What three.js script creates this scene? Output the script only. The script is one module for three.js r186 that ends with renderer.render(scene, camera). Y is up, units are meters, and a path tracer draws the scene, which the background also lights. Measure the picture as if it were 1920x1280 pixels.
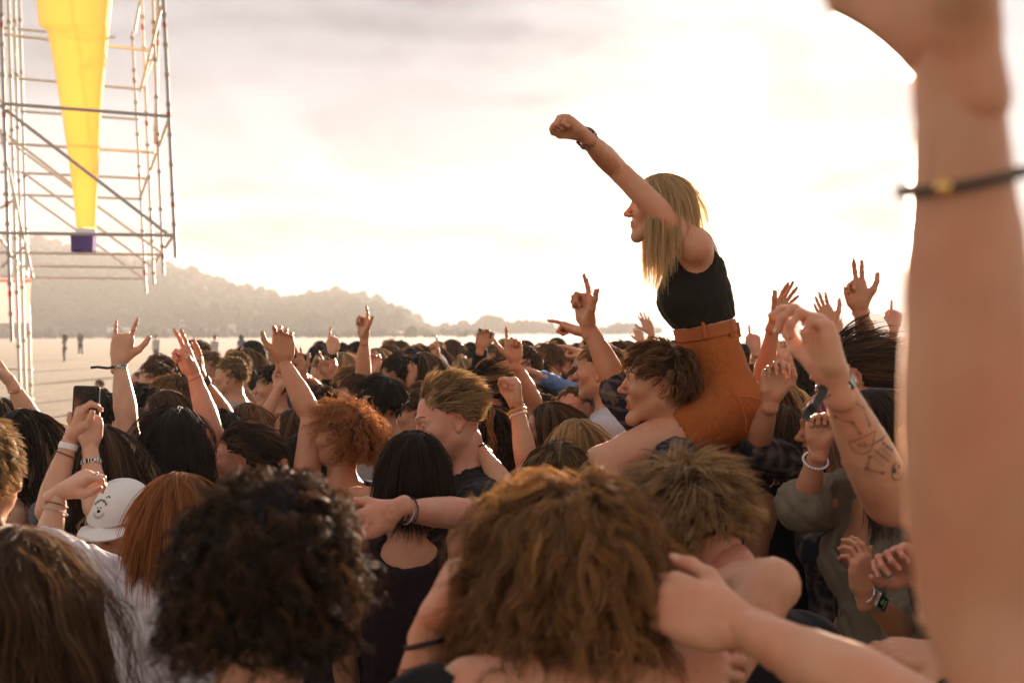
import * as THREE from 'three';
import { mergeGeometries } from 'three/addons/utils/BufferGeometryUtils.js';
import { createNoise2D, createNoise3D } from 'simplex-noise';

// ---------- camera, sky, sun, exposure ----------
const V3 = THREE.Vector3, V = (x, y, z) => new V3(x, y, z), R = Math.PI / 180;
let seed = 7;
const rnd = () => { seed = (seed + 0x6d2b79f5) | 0; let t = Math.imul(seed ^ (seed >>> 15), 1 | seed); t = (t + Math.imul(t ^ (t >>> 7), 61 | t)) ^ t; return ((t ^ (t >>> 14)) >>> 0) / 4294967296; };
const rr = (a, b) => a + (b - a) * rnd();
const n2 = createNoise2D(rnd), n3 = createNoise3D(rnd);
const mix = (a, b, t) => a + (b - a) * t, clamp = (x, a = 0, b = 1) => Math.min(b, Math.max(a, x));
const sstep = (a, b, x) => { const t = clamp((x - a) / (b - a)); return t * t * (3 - 2 * t); };

const scene = new THREE.Scene();
const FPX = 1858, EYE = V(0, 1.95, 0), PITCH = Math.atan(22 / FPX);
const camera = new THREE.PerspectiveCamera(2 * Math.atan(640 / FPX) / R, 1024 / 682, 0.05, 4000);
camera.position.copy(EYE); camera.rotation.x = -PITCH; camera.focus = 3.2; camera.userData.fStop = 3.4;
camera.updateMatrixWorld();
// a point of the place that the photograph shows at pixel (px, py) of 1920 x 1280, d metres ahead
const at = (px, py, d) => V((px - 960) / FPX * d, -(py - 640) / FPX * d, -d).applyEuler(camera.rotation).add(EYE);

// people: depths estimated from the size of heads and forearms
const deep = (d) => d * (1 + 0.19 * sstep(1.45, 2.3, d)), atS = (px, py, d) => at(px, py, deep(d));

const SUN_EL = 7.0 * R, SUN_AZ = 11.0 * R;
const sunDir = V(Math.sin(SUN_AZ) * Math.cos(SUN_EL), Math.sin(SUN_EL), -Math.cos(SUN_AZ) * Math.cos(SUN_EL));
const sun = new THREE.DirectionalLight(new THREE.Color(1.0, 0.77, 0.57), 5.0);
sun.position.copy(sunDir).multiplyScalar(60); sun.target.position.set(0, 1, 0);
sun.castShadow = true; sun.shadow.mapSize.set(4096, 4096); sun.shadow.radius = 2;
Object.assign(sun.shadow.camera, { left: -20, right: 20, top: 12, bottom: -12, near: 1, far: 140 });
scene.add(sun, sun.target);
{ // evening sky: thin broken cloud, brightest round the low sun
  const W = 1536, H = 768, data = new Float32Array(W * H * 4);
  const BANKS = [[1490, 340, 170, 90, 1.25], [1350, 262, 45, 34, 0.7], [560, 480, 280, 60, 0.95], [930, 486, 150, 34, 0.8], [1060, 548, 170, 26, 0.7], [760, 70, 420, 70, 0.6], [1080, 120, 200, 60, 0.5], [420, 250, 200, 60, 0.3]];
  const fbm = (x, y, o) => { let s = 0, a = 0.5; for (let i = 0; i < o; i++, a *= 0.5, x *= 2.1, y *= 2.1) s += a * n2(x + i * 7.3, y - i * 3.1); return s; };
  for (let j = 0; j < H; j++) for (let i = 0; i < W; i++) {
    const el = ((j + 0.5) / H - 0.5) * Math.PI, az = ((i + 0.5) / W - 0.5) * 2 * Math.PI;
    const x = Math.cos(el) * Math.cos(az), y = Math.sin(el), z = Math.cos(el) * Math.sin(az);
    const c = clamp(x * sunDir.x + y * sunDir.y + z * sunDir.z, -1, 1), ang = Math.acos(c) / R;
    const up = clamp(y), hz = Math.exp(-up * 5);
    const wide = Math.exp(-ang / 48), mid = Math.exp(-ang * ang / (2 * 14 * 14)), core = Math.exp(-ang / 3.2);
    let r = 0.056 + 0.019 * hz + 0.064 * wide + 0.026 * mid + 1.0 * core;
    let g = 0.0565 + 0.015 * hz + 0.066 * wide + 0.022 * mid + 0.68 * core;
    let b = 0.0595 + 0.0125 * hz + 0.071 * wide + 0.020 * mid + 0.33 * core;
    if (y > -0.02) { // cloud sheets seen in perspective
      const k = 1 / (Math.max(y, 0) + 0.07), u = x * k, v = z * k;
      const wx = u * 0.5 + 0.5 * n2(u * 0.35, v * 0.35), wz = v * 0.5 + 0.5 * n2(u * 0.35 + 9, v * 0.35 - 4);
      const f = fbm(wx * 1.0 + 3.1, wz * 1.0 + 1.7, 6), f2 = fbm(u * 0.16 + 11, v * 0.42 - 5, 5);
      const cl = sstep(-0.05, 0.42, f) * 0.75 + sstep(-0.02, 0.4, f2) * 0.65, thin = 1 - 0.75 * core;
      let bank = 0; // the larger cloud banks
      if (z < 0) { const X = 960 + 1858 * x / -z, Y = 618 - 1858 * y / Math.hypot(x, z), wob = 60 * n2(X * 0.004, Y * 0.008) + 26 * n2(X * 0.013, Y * 0.02 + 5), ragged = 0.72 + 0.5 * fbm(X * 0.006, Y * 0.014 + 3, 4);
        for (const [cx, cy, sx, sy, k] of BANKS) bank += k * ragged * Math.exp(-(((X + wob - cx) / sx) ** 2) - (((Y + wob * 0.5 - cy) / sy) ** 2)); }
      const d = clamp(cl * 0.7 + bank, 0, 1.35) * Math.max(thin, 0.25) * sstep(-0.02, 0.05, y);
      r *= 1 - 0.46 * d; g *= 1 - 0.465 * d; b *= 1 - 0.42 * d;
      const lit = sstep(0.0, 0.35, -f) * 0.10 * thin; r *= 1 + lit; g *= 1 + lit; b *= 1 + lit * 0.9;
    }
    const o = (j * W + i) * 4; data[o] = r; data[o + 1] = g; data[o + 2] = b; data[o + 3] = 1;
  }
  const sky = new THREE.DataTexture(data, W, H, THREE.RGBAFormat, THREE.FloatType);
  sky.mapping = THREE.EquirectangularReflectionMapping; sky.magFilter = THREE.LinearFilter; sky.minFilter = THREE.LinearFilter; sky.needsUpdate = true;
  scene.background = sky; scene.environment = sky;
}
scene.fog = new THREE.FogExp2(new THREE.Color(1.0, 0.975, 0.965), 0.0013);
const renderer = new THREE.WebGLRenderer({ antialias: true });
renderer.toneMapping = THREE.LinearToneMapping; renderer.toneMappingExposure = 7.0;
renderer.shadowMap.enabled = true;

// ---------- naming ----------
const taken = new Map();
function numbered(n) { const k = taken.get(n) ?? 0; taken.set(n, k + 1); return k ? n + '_' + String(k).padStart(3, '0') : n; }
function tag(o, label, category, group, kind) { Object.assign(o.userData, { label, category }); if (group) o.userData.group = group; if (kind) o.userData.kind = kind; return o; }
function mesh(name, geo, mat, parent = scene) { const m = new THREE.Mesh(geo, mat); m.name = parent === scene ? numbered(name) : name; m.castShadow = m.receiveShadow = true; parent.add(m); return m; }
function thing(name, pos, label, category, group) { const g = new THREE.Group(); g.name = numbered(name); g.position.copy(pos); scene.add(g); return tag(g, label, category, group); }
const lin = (r, g, b) => new THREE.Color().setRGB(r, g, b);
const std = (c, rough = 0.8, extra = {}) => new THREE.MeshPhysicalMaterial({ color: Array.isArray(c) ? lin(...c) : c, roughness: rough, ...extra });
// ---------- distance fields and their surface ----------
class Field {
  constructor() { this.p = []; this.lo = V(1e9, 1e9, 1e9); this.hi = V(-1e9, -1e9, -1e9); this.post = null; }
  grow(c, r) { this.lo.min(V(c.x - r, c.y - r, c.z - r)); this.hi.max(V(c.x + r, c.y + r, c.z + r)); }
  cone(a, b, ra, rb, k = 0.02, op = 1) {
    const d = V().subVectors(b, a), c = V().addVectors(a, b).multiplyScalar(0.5);
    this.p.push({ t: 0, ax: a.x, ay: a.y, az: a.z, dx: d.x, dy: d.y, dz: d.z, i: 1 / Math.max(d.lengthSq(), 1e-9), ra, rb, k, op, cx: c.x, cy: c.y, cz: c.z, br: d.length() / 2 + Math.max(ra, rb) });
    if (op > 0) { this.grow(a, ra); this.grow(b, rb); }
    return this;
  }
  limb(a, b, r, k = 0.02) { // a tapering limb: radii at four even steps from a to b
    this.cone(a, b, r[0], r[3], k); const q = this.p[this.p.length - 1];
    q.c1 = (-11 * r[0] + 18 * r[1] - 9 * r[2] + 2 * r[3]) / 2; q.c2 = (18 * r[0] - 45 * r[1] + 36 * r[2] - 9 * r[3]) / 2; q.c3 = (-9 * r[0] + 27 * r[1] - 27 * r[2] + 9 * r[3]) / 2;
    q.t = 3; q.br += Math.max(...r) - Math.max(r[0], r[3]) + 0.002; this.grow(a, Math.max(...r)); this.grow(b, Math.max(...r)); return this;
  }
  ell(c, r, m = null, k = 0.02, op = 1) { // m: THREE.Matrix4 whose columns are the ellipsoid's axes
    const e = m ? m.elements : [1, 0, 0, 0, 0, 1, 0, 0, 0, 0, 1, 0];
    this.p.push({ t: 1, cx: c.x, cy: c.y, cz: c.z, e, rx: r.x, ry: r.y, rz: r.z, k, op, br: Math.max(r.x, r.y, r.z) });
    if (op > 0) this.grow(c, Math.max(r.x, r.y, r.z));
    return this;
  }
  cut(n, p, k = 0.01) { this.p.push({ t: 2, nx: n.x, ny: n.y, nz: n.z, w: n.dot(p), k, op: 0 }); return this; } // keeps the side that n points away from
  d(x, y, z) {
    let d = 1e3;
    const P = this.p;
    for (let j = 0; j < P.length; j++) {
      const q = P[j];
      let e;
      if (q.t === 2) { e = q.nx * x + q.ny * y + q.nz * z - q.w; const h = Math.max(q.k - Math.abs(d - e), 0) / q.k; d = Math.max(d, e) + h * h * q.k * 0.25; continue; }
      const X = x - q.cx, Y = y - q.cy, Z = z - q.cz, lb = Math.sqrt(X * X + Y * Y + Z * Z) - q.br;
      if (q.op > 0 ? lb > d + q.k : lb > q.k - d) continue;
      if (q.t === 0 || q.t === 3) {
        const px = x - q.ax, py = y - q.ay, pz = z - q.az;
        let h = (px * q.dx + py * q.dy + pz * q.dz) * q.i; h = h < 0 ? 0 : h > 1 ? 1 : h;
        const ux = px - q.dx * h, uy = py - q.dy * h, uz = pz - q.dz * h;
        e = Math.sqrt(ux * ux + uy * uy + uz * uz) - (q.t ? q.ra + h * (q.c1 + h * (q.c2 + h * q.c3)) : q.ra + (q.rb - q.ra) * h);
      } else {
        const m = q.e, a = (m[0] * X + m[1] * Y + m[2] * Z) / q.rx, b = (m[4] * X + m[5] * Y + m[6] * Z) / q.ry, c = (m[8] * X + m[9] * Y + m[10] * Z) / q.rz;
        const k0 = Math.sqrt(a * a + b * b + c * c), k1 = Math.sqrt(a * a / (q.rx * q.rx) + b * b / (q.ry * q.ry) + c * c / (q.rz * q.rz));
        e = k1 > 1e-9 ? k0 * (k0 - 1) / k1 : -q.br;
      }
      if (q.op > 0) { const h = Math.max(q.k - Math.abs(d - e), 0) / q.k; d = Math.min(d, e) - h * h * q.k * 0.25; }
      else { e = -e; const h = Math.max(q.k - Math.abs(d - e), 0) / q.k; d = Math.max(d, e) + h * h * q.k * 0.25; }
    }
    return this.post ? this.post(x, y, z, d) : d;
  }
}
// Surface of the field as a smooth indexed mesh: one vertex per crossed cell, drawn onto the surface; blocks far from it are skipped.
function skinOf(F, cell, lo = F.lo, hi = F.hi, color = null) {
  const pad = cell * 2, B = 6, ox = lo.x - pad, oy = lo.y - pad, oz = lo.z - pad;
  const nb = (a, b) => Math.max(1, Math.ceil((b - a + 2 * pad) / cell / B)), bx = nb(lo.x, hi.x), by = nb(lo.y, hi.y), bz = nb(lo.z, hi.z);
  const nx = bx * B + 1, ny = by * B + 1, nz = bz * B + 1, val = new Float32Array(nx * ny * nz).fill(1), far = B * cell * 0.87 * 1.25 + 0.012;
  const live = [];
  const rim = new Uint8Array(nx * ny * nz);
  for (let k = 0; k < bz; k++) for (let j = 0; j < by; j++) for (let i = 0; i < bx; i++) {
    const dc = F.d(ox + (i + 0.5) * B * cell, oy + (j + 0.5) * B * cell, oz + (k + 0.5) * B * cell), on = Math.abs(dc) < far;
    if (on) live.push([i, j, k]);
    for (let c = 0; c <= B; c++) for (let b = 0; b <= B; b++) {
      let o = ((k * B + c) * ny + j * B + b) * nx + i * B;
      for (let a = 0; a <= B; a++, o++) {
        if (on) { if (rim[o] !== 2) { val[o] = F.d(ox + (i * B + a) * cell, oy + (j * B + b) * cell, oz + (k * B + c) * cell); rim[o] = 2; } }
        else if (!rim[o]) { val[o] = dc; rim[o] = 1; }
      }
    }
  }
  const vid = new Map(), pos = [], nor = [], col = [], idx = [], e = cell * 0.25;
  const key = (i, j, k) => (k * ny + j) * nx + i;
  const corner = [0, 1, nx, nx + 1, nx * ny, nx * ny + 1, nx * ny + nx, nx * ny + nx + 1];
  for (const [bi, bj, bk] of live) for (let c = 0; c < B; c++) for (let b = 0; b < B; b++) for (let a = 0; a < B; a++) {
    const i = bi * B + a, j = bj * B + b, k = bk * B + c, o = key(i, j, k);
    let neg = 0; for (let q = 0; q < 8; q++) if (val[o + corner[q]] < 0) neg |= 1 << q;
    if (!neg || neg === 255) continue;
    let sx = 0, sy = 0, sz = 0, n = 0;
    for (let q = 0; q < 8; q++) for (let ax = 0; ax < 3; ax++) {
      const w = q ^ (1 << ax); if (w < q) continue;
      const A = val[o + corner[q]], C = val[o + corner[w]]; if ((A < 0) === (C < 0)) continue;
      const t = A / (A - C); sx += (q & 1) + (ax === 0 ? t : 0); sy += ((q >> 1) & 1) + (ax === 1 ? t : 0); sz += ((q >> 2) & 1) + (ax === 2 ? t : 0); n++;
    }
    let x = ox + (i + sx / n) * cell, y = oy + (j + sy / n) * cell, z = oz + (k + sz / n) * cell, gx, gy, gz;
    for (let it = 0; it < 2; it++) {
      const d0 = F.d(x, y, z);
      gx = F.d(x + e, y, z) - F.d(x - e, y, z); gy = F.d(x, y + e, z) - F.d(x, y - e, z); gz = F.d(x, y, z + e) - F.d(x, y, z - e);
      const l = Math.sqrt(gx * gx + gy * gy + gz * gz) || 1; gx /= l; gy /= l; gz /= l;
      if (it === 0) { const m = clamp(d0, -cell * 0.7, cell * 0.7); x -= gx * m; y -= gy * m; z -= gz * m; }
    }
    vid.set(o, pos.length / 3); pos.push(x, y, z); nor.push(gx, gy, gz);
    if (color) { const q = color(x, y, z, gx, gy, gz); col.push(q[0], q[1], q[2]); }
  }
  const quad = (p, q, r, s, flip) => { if (p === undefined || q === undefined || r === undefined || s === undefined) return; flip ? idx.push(p, r, q, p, s, r) : idx.push(p, q, r, p, r, s); };
  for (const [bi, bj, bk] of live) for (let c = 0; c < B; c++) for (let b = 0; b < B; b++) for (let a = 0; a < B; a++) {
    const i = bi * B + a, j = bj * B + b, k = bk * B + c, o = key(i, j, k), v = val[o] < 0;
    if (v !== val[o + 1] < 0 && j && k) quad(vid.get(o - nx - nx * ny), vid.get(o - nx * ny), vid.get(o), vid.get(o - nx), !v);
    if (v !== val[o + nx] < 0 && i && k) quad(vid.get(o - 1 - nx * ny), vid.get(o - 1), vid.get(o), vid.get(o - nx * ny), !v);
    if (v !== val[o + nx * ny] < 0 && i && j) quad(vid.get(o - 1 - nx), vid.get(o - nx), vid.get(o), vid.get(o - 1), !v);
  }
  const g = new THREE.BufferGeometry();
  g.setAttribute('position', new THREE.Float32BufferAttribute(pos, 3)); g.setAttribute('normal', new THREE.Float32BufferAttribute(nor, 3));
  if (color) g.setAttribute('color', new THREE.Float32BufferAttribute(col, 3));
  g.setIndex(idx); return g;
}
// ---------- heads and hands, each shaped once per kind and resolution ----------
const SKULL = V(0, 0.03, -0.012), SKR = V(0.0765, 0.0925, 0.0985);
const cache = new Map();
const once = (key, make) => { if (!cache.has(key)) cache.set(key, make()); return cache.get(key); };
const SKINS = [[0.57, 0.285, 0.170], [0.50, 0.235, 0.130], [0.61, 0.335, 0.215], [0.43, 0.195, 0.105], [0.57, 0.265, 0.170], [0.63, 0.36, 0.24]];
const blot = (x, y, z) => 0.5 * n3(x * 23, y * 23, z * 23) + 0.5 * n3(x * 80, y * 80, z * 80);
function skinTint(x, y, z, s, red = 0) {
  const n = blot(x, y, z), q = 1 + 0.08 * n, w = 0.10 * n3(x * 11 + 5, y * 11, z * 11) + 0.04 * n3(x * 45, y * 45 + 3, z * 45) + red;
  return [s[0] * q * (1 + 0.2 * w), s[1] * q * (1 - 0.9 * w), s[2] * q * (1 - 0.9 * w)];
}
function headField(kind) {
  const F = new Field(), fem = kind.startsWith('f'), open = kind.includes('o'), S = (x, y, z) => V(x, y, z);
  F.ell(SKULL, SKR, null, 0.02);
  F.ell(S(0, -0.018, 0.028), S(0.060, 0.080, 0.062), null, 0.03);
  const jw = fem ? 0.044 : 0.050, jy = open ? -0.012 : 0;
  for (const s of [-1, 1]) {
    F.cone(S(s * jw, -0.052, 0.0), S(s * 0.014, -0.096 + jy, 0.071), 0.022, 0.015, 0.03);
    F.ell(S(s * 0.043, -0.014, 0.060), S(0.021, 0.022, 0.022), null, 0.025);
    F.cone(S(s * 0.016, 0.030, 0.088), S(s * 0.046, 0.028, 0.070), fem ? 0.006 : 0.008, 0.007, 0.018);
  }
  F.cone(S(-0.008, -0.099 + jy, 0.075), S(0.008, -0.099 + jy, 0.075), 0.015, 0.015, 0.02);
  F.cone(S(0, 0.02, 0.086), S(0, -0.018, 0.111), 0.0072, 0.0092, 0.012);
  F.ell(S(0, -0.021, 0.113), S(0.0098, 0.0088, 0.0092), null, 0.008);
  for (const s of [-1, 1]) F.ell(S(s * 0.0115, -0.0245, 0.1015), S(0.0075, 0.0066, 0.0100), null, 0.006);
  F.ell(S(0, -0.056, 0.080), S(0.026, 0.022, 0.014), null, 0.015); // muzzle
  for (const s of [-1, 1]) F.ell(S(s * 0.0315, 0.012, 0.101), S(0.019, 0.0135, 0.0165), null, 0.014, -1); // eye hollows
  for (const s of [-1, 1]) F.ell(S(s * 0.0315, 0.0115, 0.0755), S(0.0145, 0.0125, 0.0140), null, 0.006); // lids
  const lip = (y, z, r, w) => { F.cone(S(-w, y - 0.001, z - 0.006), S(-0.004, y, z), r * 0.55, r, 0.004); F.cone(S(w, y - 0.001, z - 0.006), S(0.004, y, z), r * 0.55, r, 0.004); };
  lip(-0.0495, 0.0945, 0.0046, 0.021); lip(-0.0610 + jy, 0.0925 - (open ? 0.003 : 0), 0.0054, 0.019);
  if (open) F.ell(S(0, -0.0615, 0.096), S(0.015, 0.0075, 0.018), null, 0.003, -1);
  else F.cone(S(-0.02, -0.0552, 0.0985), S(0.02, -0.0552, 0.0985), 0.0016, 0.0016, 0.004, -1);
  for (const s of [-1, 1]) {
    F.cone(S(s * 0.006, -0.031, 0.1055), S(s * 0.006, -0.025, 0.1055), 0.0028, 0.002, 0.002, -1);
    if (kind.includes('e')) F.ell(S(s * 0.0315, 0.0115, 0.0905), S(0.0118, 0.0042, 0.012), null, 0.002, -1); // open eyes
    else F.cone(S(s * 0.021, 0.0065, 0.0890), S(s * 0.042, 0.0065, 0.0850), 0.0011, 0.0011, 0.003, -1);
    // ear: a shallow shell with a hollow
    const m = new THREE.Matrix4().makeRotationFromEuler(new THREE.Euler(0.25, s * -0.42, s * -0.10));
    F.ell(S(s * 0.0800, 0.000, -0.012), S(0.0075, 0.0315, 0.0195), m, 0.008);
    F.ell(S(s * 0.0885, 0.003, -0.010), S(0.0075, 0.0200, 0.0115), m, 0.004, -1);
    F.ell(S(s * 0.0795, -0.026, -0.006), S(0.006, 0.010, 0.009), null, 0.006);
  }
  F.cone(S(0, -0.05, -0.022), S(0, -0.12, -0.030), fem ? 0.046 : 0.054, fem ? 0.045 : 0.053, 0.03);
  return F;
}
const HEADR = { near: 0.0054, mid: 0.0085, far: 0.013, hid: 0.016 };
function headGeo(kind, res, skin) {
  return once('h' + kind + res + skin, () => {
    const F = once('hf' + kind, () => headField(kind)), s = SKINS[skin], jy = kind.includes('o') ? -0.012 : 0;
    return skinOf(F, HEADR[res], F.lo, F.hi, (x, y, z) => {
      const lips = Math.abs(x) < 0.0225 && z > 0.083 && y < -0.0445 + 0.002 * Math.cos(x * 500) && y > -0.0675 + jy;
      const cheek = Math.exp(-((Math.abs(x) - 0.042) ** 2 + (y + 0.02) ** 2) / 0.0006) * (z > 0.03 ? 0.10 : 0) + (Math.abs(x) > 0.078 ? 0.12 : 0) + (z > 0.108 ? 0.10 : 0);
      const c = skinTint(x, y, z, s, cheek);
      if (lips) { const inner = Math.abs(y + 0.0555 - (jy ? 0.005 : 0)) < (jy ? 0.006 : 0.001) && Math.abs(x) < 0.017; return inner ? [0.12, 0.03, 0.03] : [c[0] * 0.80, c[1] * 0.55, c[2] * 0.62]; }
      return c;
    });
  });
}
// curl of thumb, index, middle, ring, little finger; spread; optional bend of each finger's base
const POSES = {
  open: [0.05, 0.08, 0.05, 0.08, 0.12, 1.0], relaxed: [0.25, 0.3, 0.38, 0.45, 0.5, 0.5], claw: [0.2, 0.35, 0.45, 0.5, 0.45, 1.0], fist: [0.85, 1, 1, 1, 1, 0], point: [0.75, 0.03, 0.95, 1, 1, 0.2],
  peace: [0.85, 0.02, 0.03, 1, 1, 1.3], rock: [0.05, 0.02, 1, 1, 0.03, 1.0], gun: [0.0, 0.05, 0.9, 0.95, 1, 0.2], three: [0.1, 0.03, 0.1, 0.95, 1, 1.2], grip: [0.5, 0.62, 0.65, 0.66, 0.7, 0.2],
  droop: [0.35, 0.55, 0.62, 0.66, 0.7, 0.3], flat: [0.25, 0.12, 0.12, 0.14, 0.18, 0.15], pinch: [0.55, 0.72, 0.62, 0.35, 0.2, 0.7], wave: [0.0, 0.12, 0.3, 0.2, 0.05, 1.2], hold: [0.35, 0.45, 0.55, 0.6, 0.62, 0.25],
};
function handField(pose, left, size = 1) {
  const F = new Field(), P = POSES[pose], sx = left ? -1 : 1, S = (x, y, z) => V(x * sx * size, y * size, z * size), r = (v) => v * size;
  F.cone(S(0.005, -0.03, 0), S(0.006, 0.012, 0), r(0.0205), r(0.0195), 0.004);
  F.cone(S(-0.006, -0.03, 0), S(-0.009, 0.012, 0), r(0.0200), r(0.0185), 0.004);
  const bx = [0.0285, 0.0098, -0.0092, -0.0268], by = [0.0875, 0.0925, 0.0885, 0.0795], len = [0.073, 0.081, 0.075, 0.060], fr = [0.0080, 0.0083, 0.0078, 0.0068]; F.tips = [];
  for (let i = 0; i < 4; i++) {
    F.cone(S(bx[i] * 0.55, 0.012, 0.002), S(bx[i], by[i], 0), r(0.0145), r(0.0108), 0.014);
    F.cone(S(bx[i] * 0.8, 0.03, 0.007), S(bx[i] * 0.95, by[i] - 0.012, 0.005), r(0.0125), r(0.010), 0.014);
  }
  F.cone(S(-0.026, 0.025, 0.006), S(-0.029, 0.06, 0.004), r(0.013), r(0.011), 0.012);
  for (let i = 0; i < 4; i++) {
    const c = P[i + 1], sp = (1.5 - i) * -0.11 * P[5] * (1 - c * 0.8), a1 = c * 1.45 - 0.05, a2 = a1 + c * 1.75 + 0.08, a3 = a2 + c * 1.0 + 0.05;
    let p = S(bx[i], by[i], 0), rad = fr[i];
    [[a1, 0.46], [a2, 0.30], [a3, 0.24]].forEach(([a, f], q) => {
      const L = len[i] * f, d = V(-Math.sin(sp) * sx * Math.cos(a), Math.cos(sp) * Math.cos(a), Math.sin(a)).multiplyScalar(L * size), n = p.clone().add(d);
      F.cone(p, n, r(rad), r(rad * 0.88), q ? 0.0035 : 0.008); if (q < 2) F.ell(n.clone(), V(1, 1, 1).multiplyScalar(r(rad * 0.97)), null, 0.003); else F.tips.push([n.clone(), d.clone().normalize(), V(0, Math.sin(a), -Math.cos(a)), r(rad * 0.88)]); p = n; rad *= 0.9;
    });
  }
  const tc = P[0], t0 = S(0.020, 0.022, 0.010), d1 = S(mix(0.036, 0.020, tc), mix(0.030, 0.034, tc), mix(0.008, 0.022, tc)), t1 = t0.clone().add(d1);
  const t2 = t1.clone().add(S(mix(0.022, -0.014, tc), mix(0.027, 0.026, tc), mix(0.0, 0.014, tc))), t3 = t2.clone().add(S(mix(0.012, -0.021, tc), mix(0.024, 0.014, tc), mix(-0.002, 0.004, tc)));
  F.cone(S(0.012, 0.012, 0.006), t1, r(0.0155), r(0.0125), 0.014); F.cone(t1, t2, r(0.0108), r(0.0098), 0.006); F.cone(t2, t3, r(0.0098), r(0.0078), 0.004); { const d = V().subVectors(t3, t2).normalize(), z = V(sx * 0.3, 0.1, -1); z.addScaledVector(d, -z.dot(d)).normalize(); F.tips.push([t3, d, z, r(0.0082)]); }
  return F;
}
const HANDR = { near: 0.0048, mid: 0.0060, far: 0.0095 };
function handGeo(pose, left, res, skin) {
  return once('g' + pose + left + res + skin, () => {
    const F = handField(pose, left), s = SKINS[skin];
    const skin3 = skinOf(F, HANDR[res], F.lo, F.hi, (x, y, z) => skinTint(x, y, z, s, y > 0.1 || (y > 0.07 && z > 0.02) ? 0.09 : 0.02));
    if (res === 'far') return skin3;
    const nails = F.tips.map(([p, d, z, rad]) => { const g = new THREE.SphereGeometry(1, 8, 6); g.deleteAttribute('uv'); g.scale(rad * 0.72, rad * 1.0, rad * 0.28).applyMatrix4(new THREE.Matrix4().makeBasis(V().crossVectors(d, z), d, z).setPosition(p.clone().addScaledVector(z, rad * 0.80).addScaledVector(d, rad * 0.1))); const n = g.attributes.position.count, c = new Float32Array(n * 3); for (let i = 0; i < n; i++) c.set([s[0] * 1.15, s[1] * 1.3, s[2] * 1.35], i * 3); g.setAttribute('color', new THREE.BufferAttribute(c, 3)); return g; });
    return mergeGeometries([skin3, ...nails]);
  });
}
// ---------- hair: thousands of thin strands combed over the head ----------
const HC = { // two tones of each colour, linear
  black: [[0.008, 0.005, 0.004], [0.028, 0.016, 0.010]], dark: [[0.012, 0.007, 0.0045], [0.060, 0.029, 0.013]], brown: [[0.060, 0.031, 0.015], [0.22, 0.112, 0.048]],
  chestnut: [[0.12, 0.058, 0.024], [0.42, 0.22, 0.088]], ginger: [[0.34, 0.13, 0.035], [0.64, 0.29, 0.09]], copper: [[0.27, 0.095, 0.026], [0.56, 0.23, 0.07]], blond: [[0.36, 0.23, 0.10], [0.72, 0.50, 0.25]],
  dirty: [[0.18, 0.11, 0.05], [0.48, 0.31, 0.145]], pale: [[0.52, 0.37, 0.19], [0.82, 0.63, 0.37]],
};
const TUNE = { glow: 0.55 };
const hairMat = new THREE.MeshPhysicalMaterial({ color: 0xffffff, vertexColors: true, roughness: 0.7, transmission: TUNE.glow, thickness: 0, side: THREE.DoubleSide, specularIntensity: 0.35, specularColor: lin(1, 0.8, 0.6), sheen: 0.4, sheenRoughness: 0.35, sheenColor: lin(1, 0.7, 0.4) });
const hairline = (phi, low) => (phi < 1.25 ? mix(0.56, 0.08, sstep(0.25, 1.25, phi)) : mix(0.08, low, sstep(1.25, 2.1, phi)));
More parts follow.
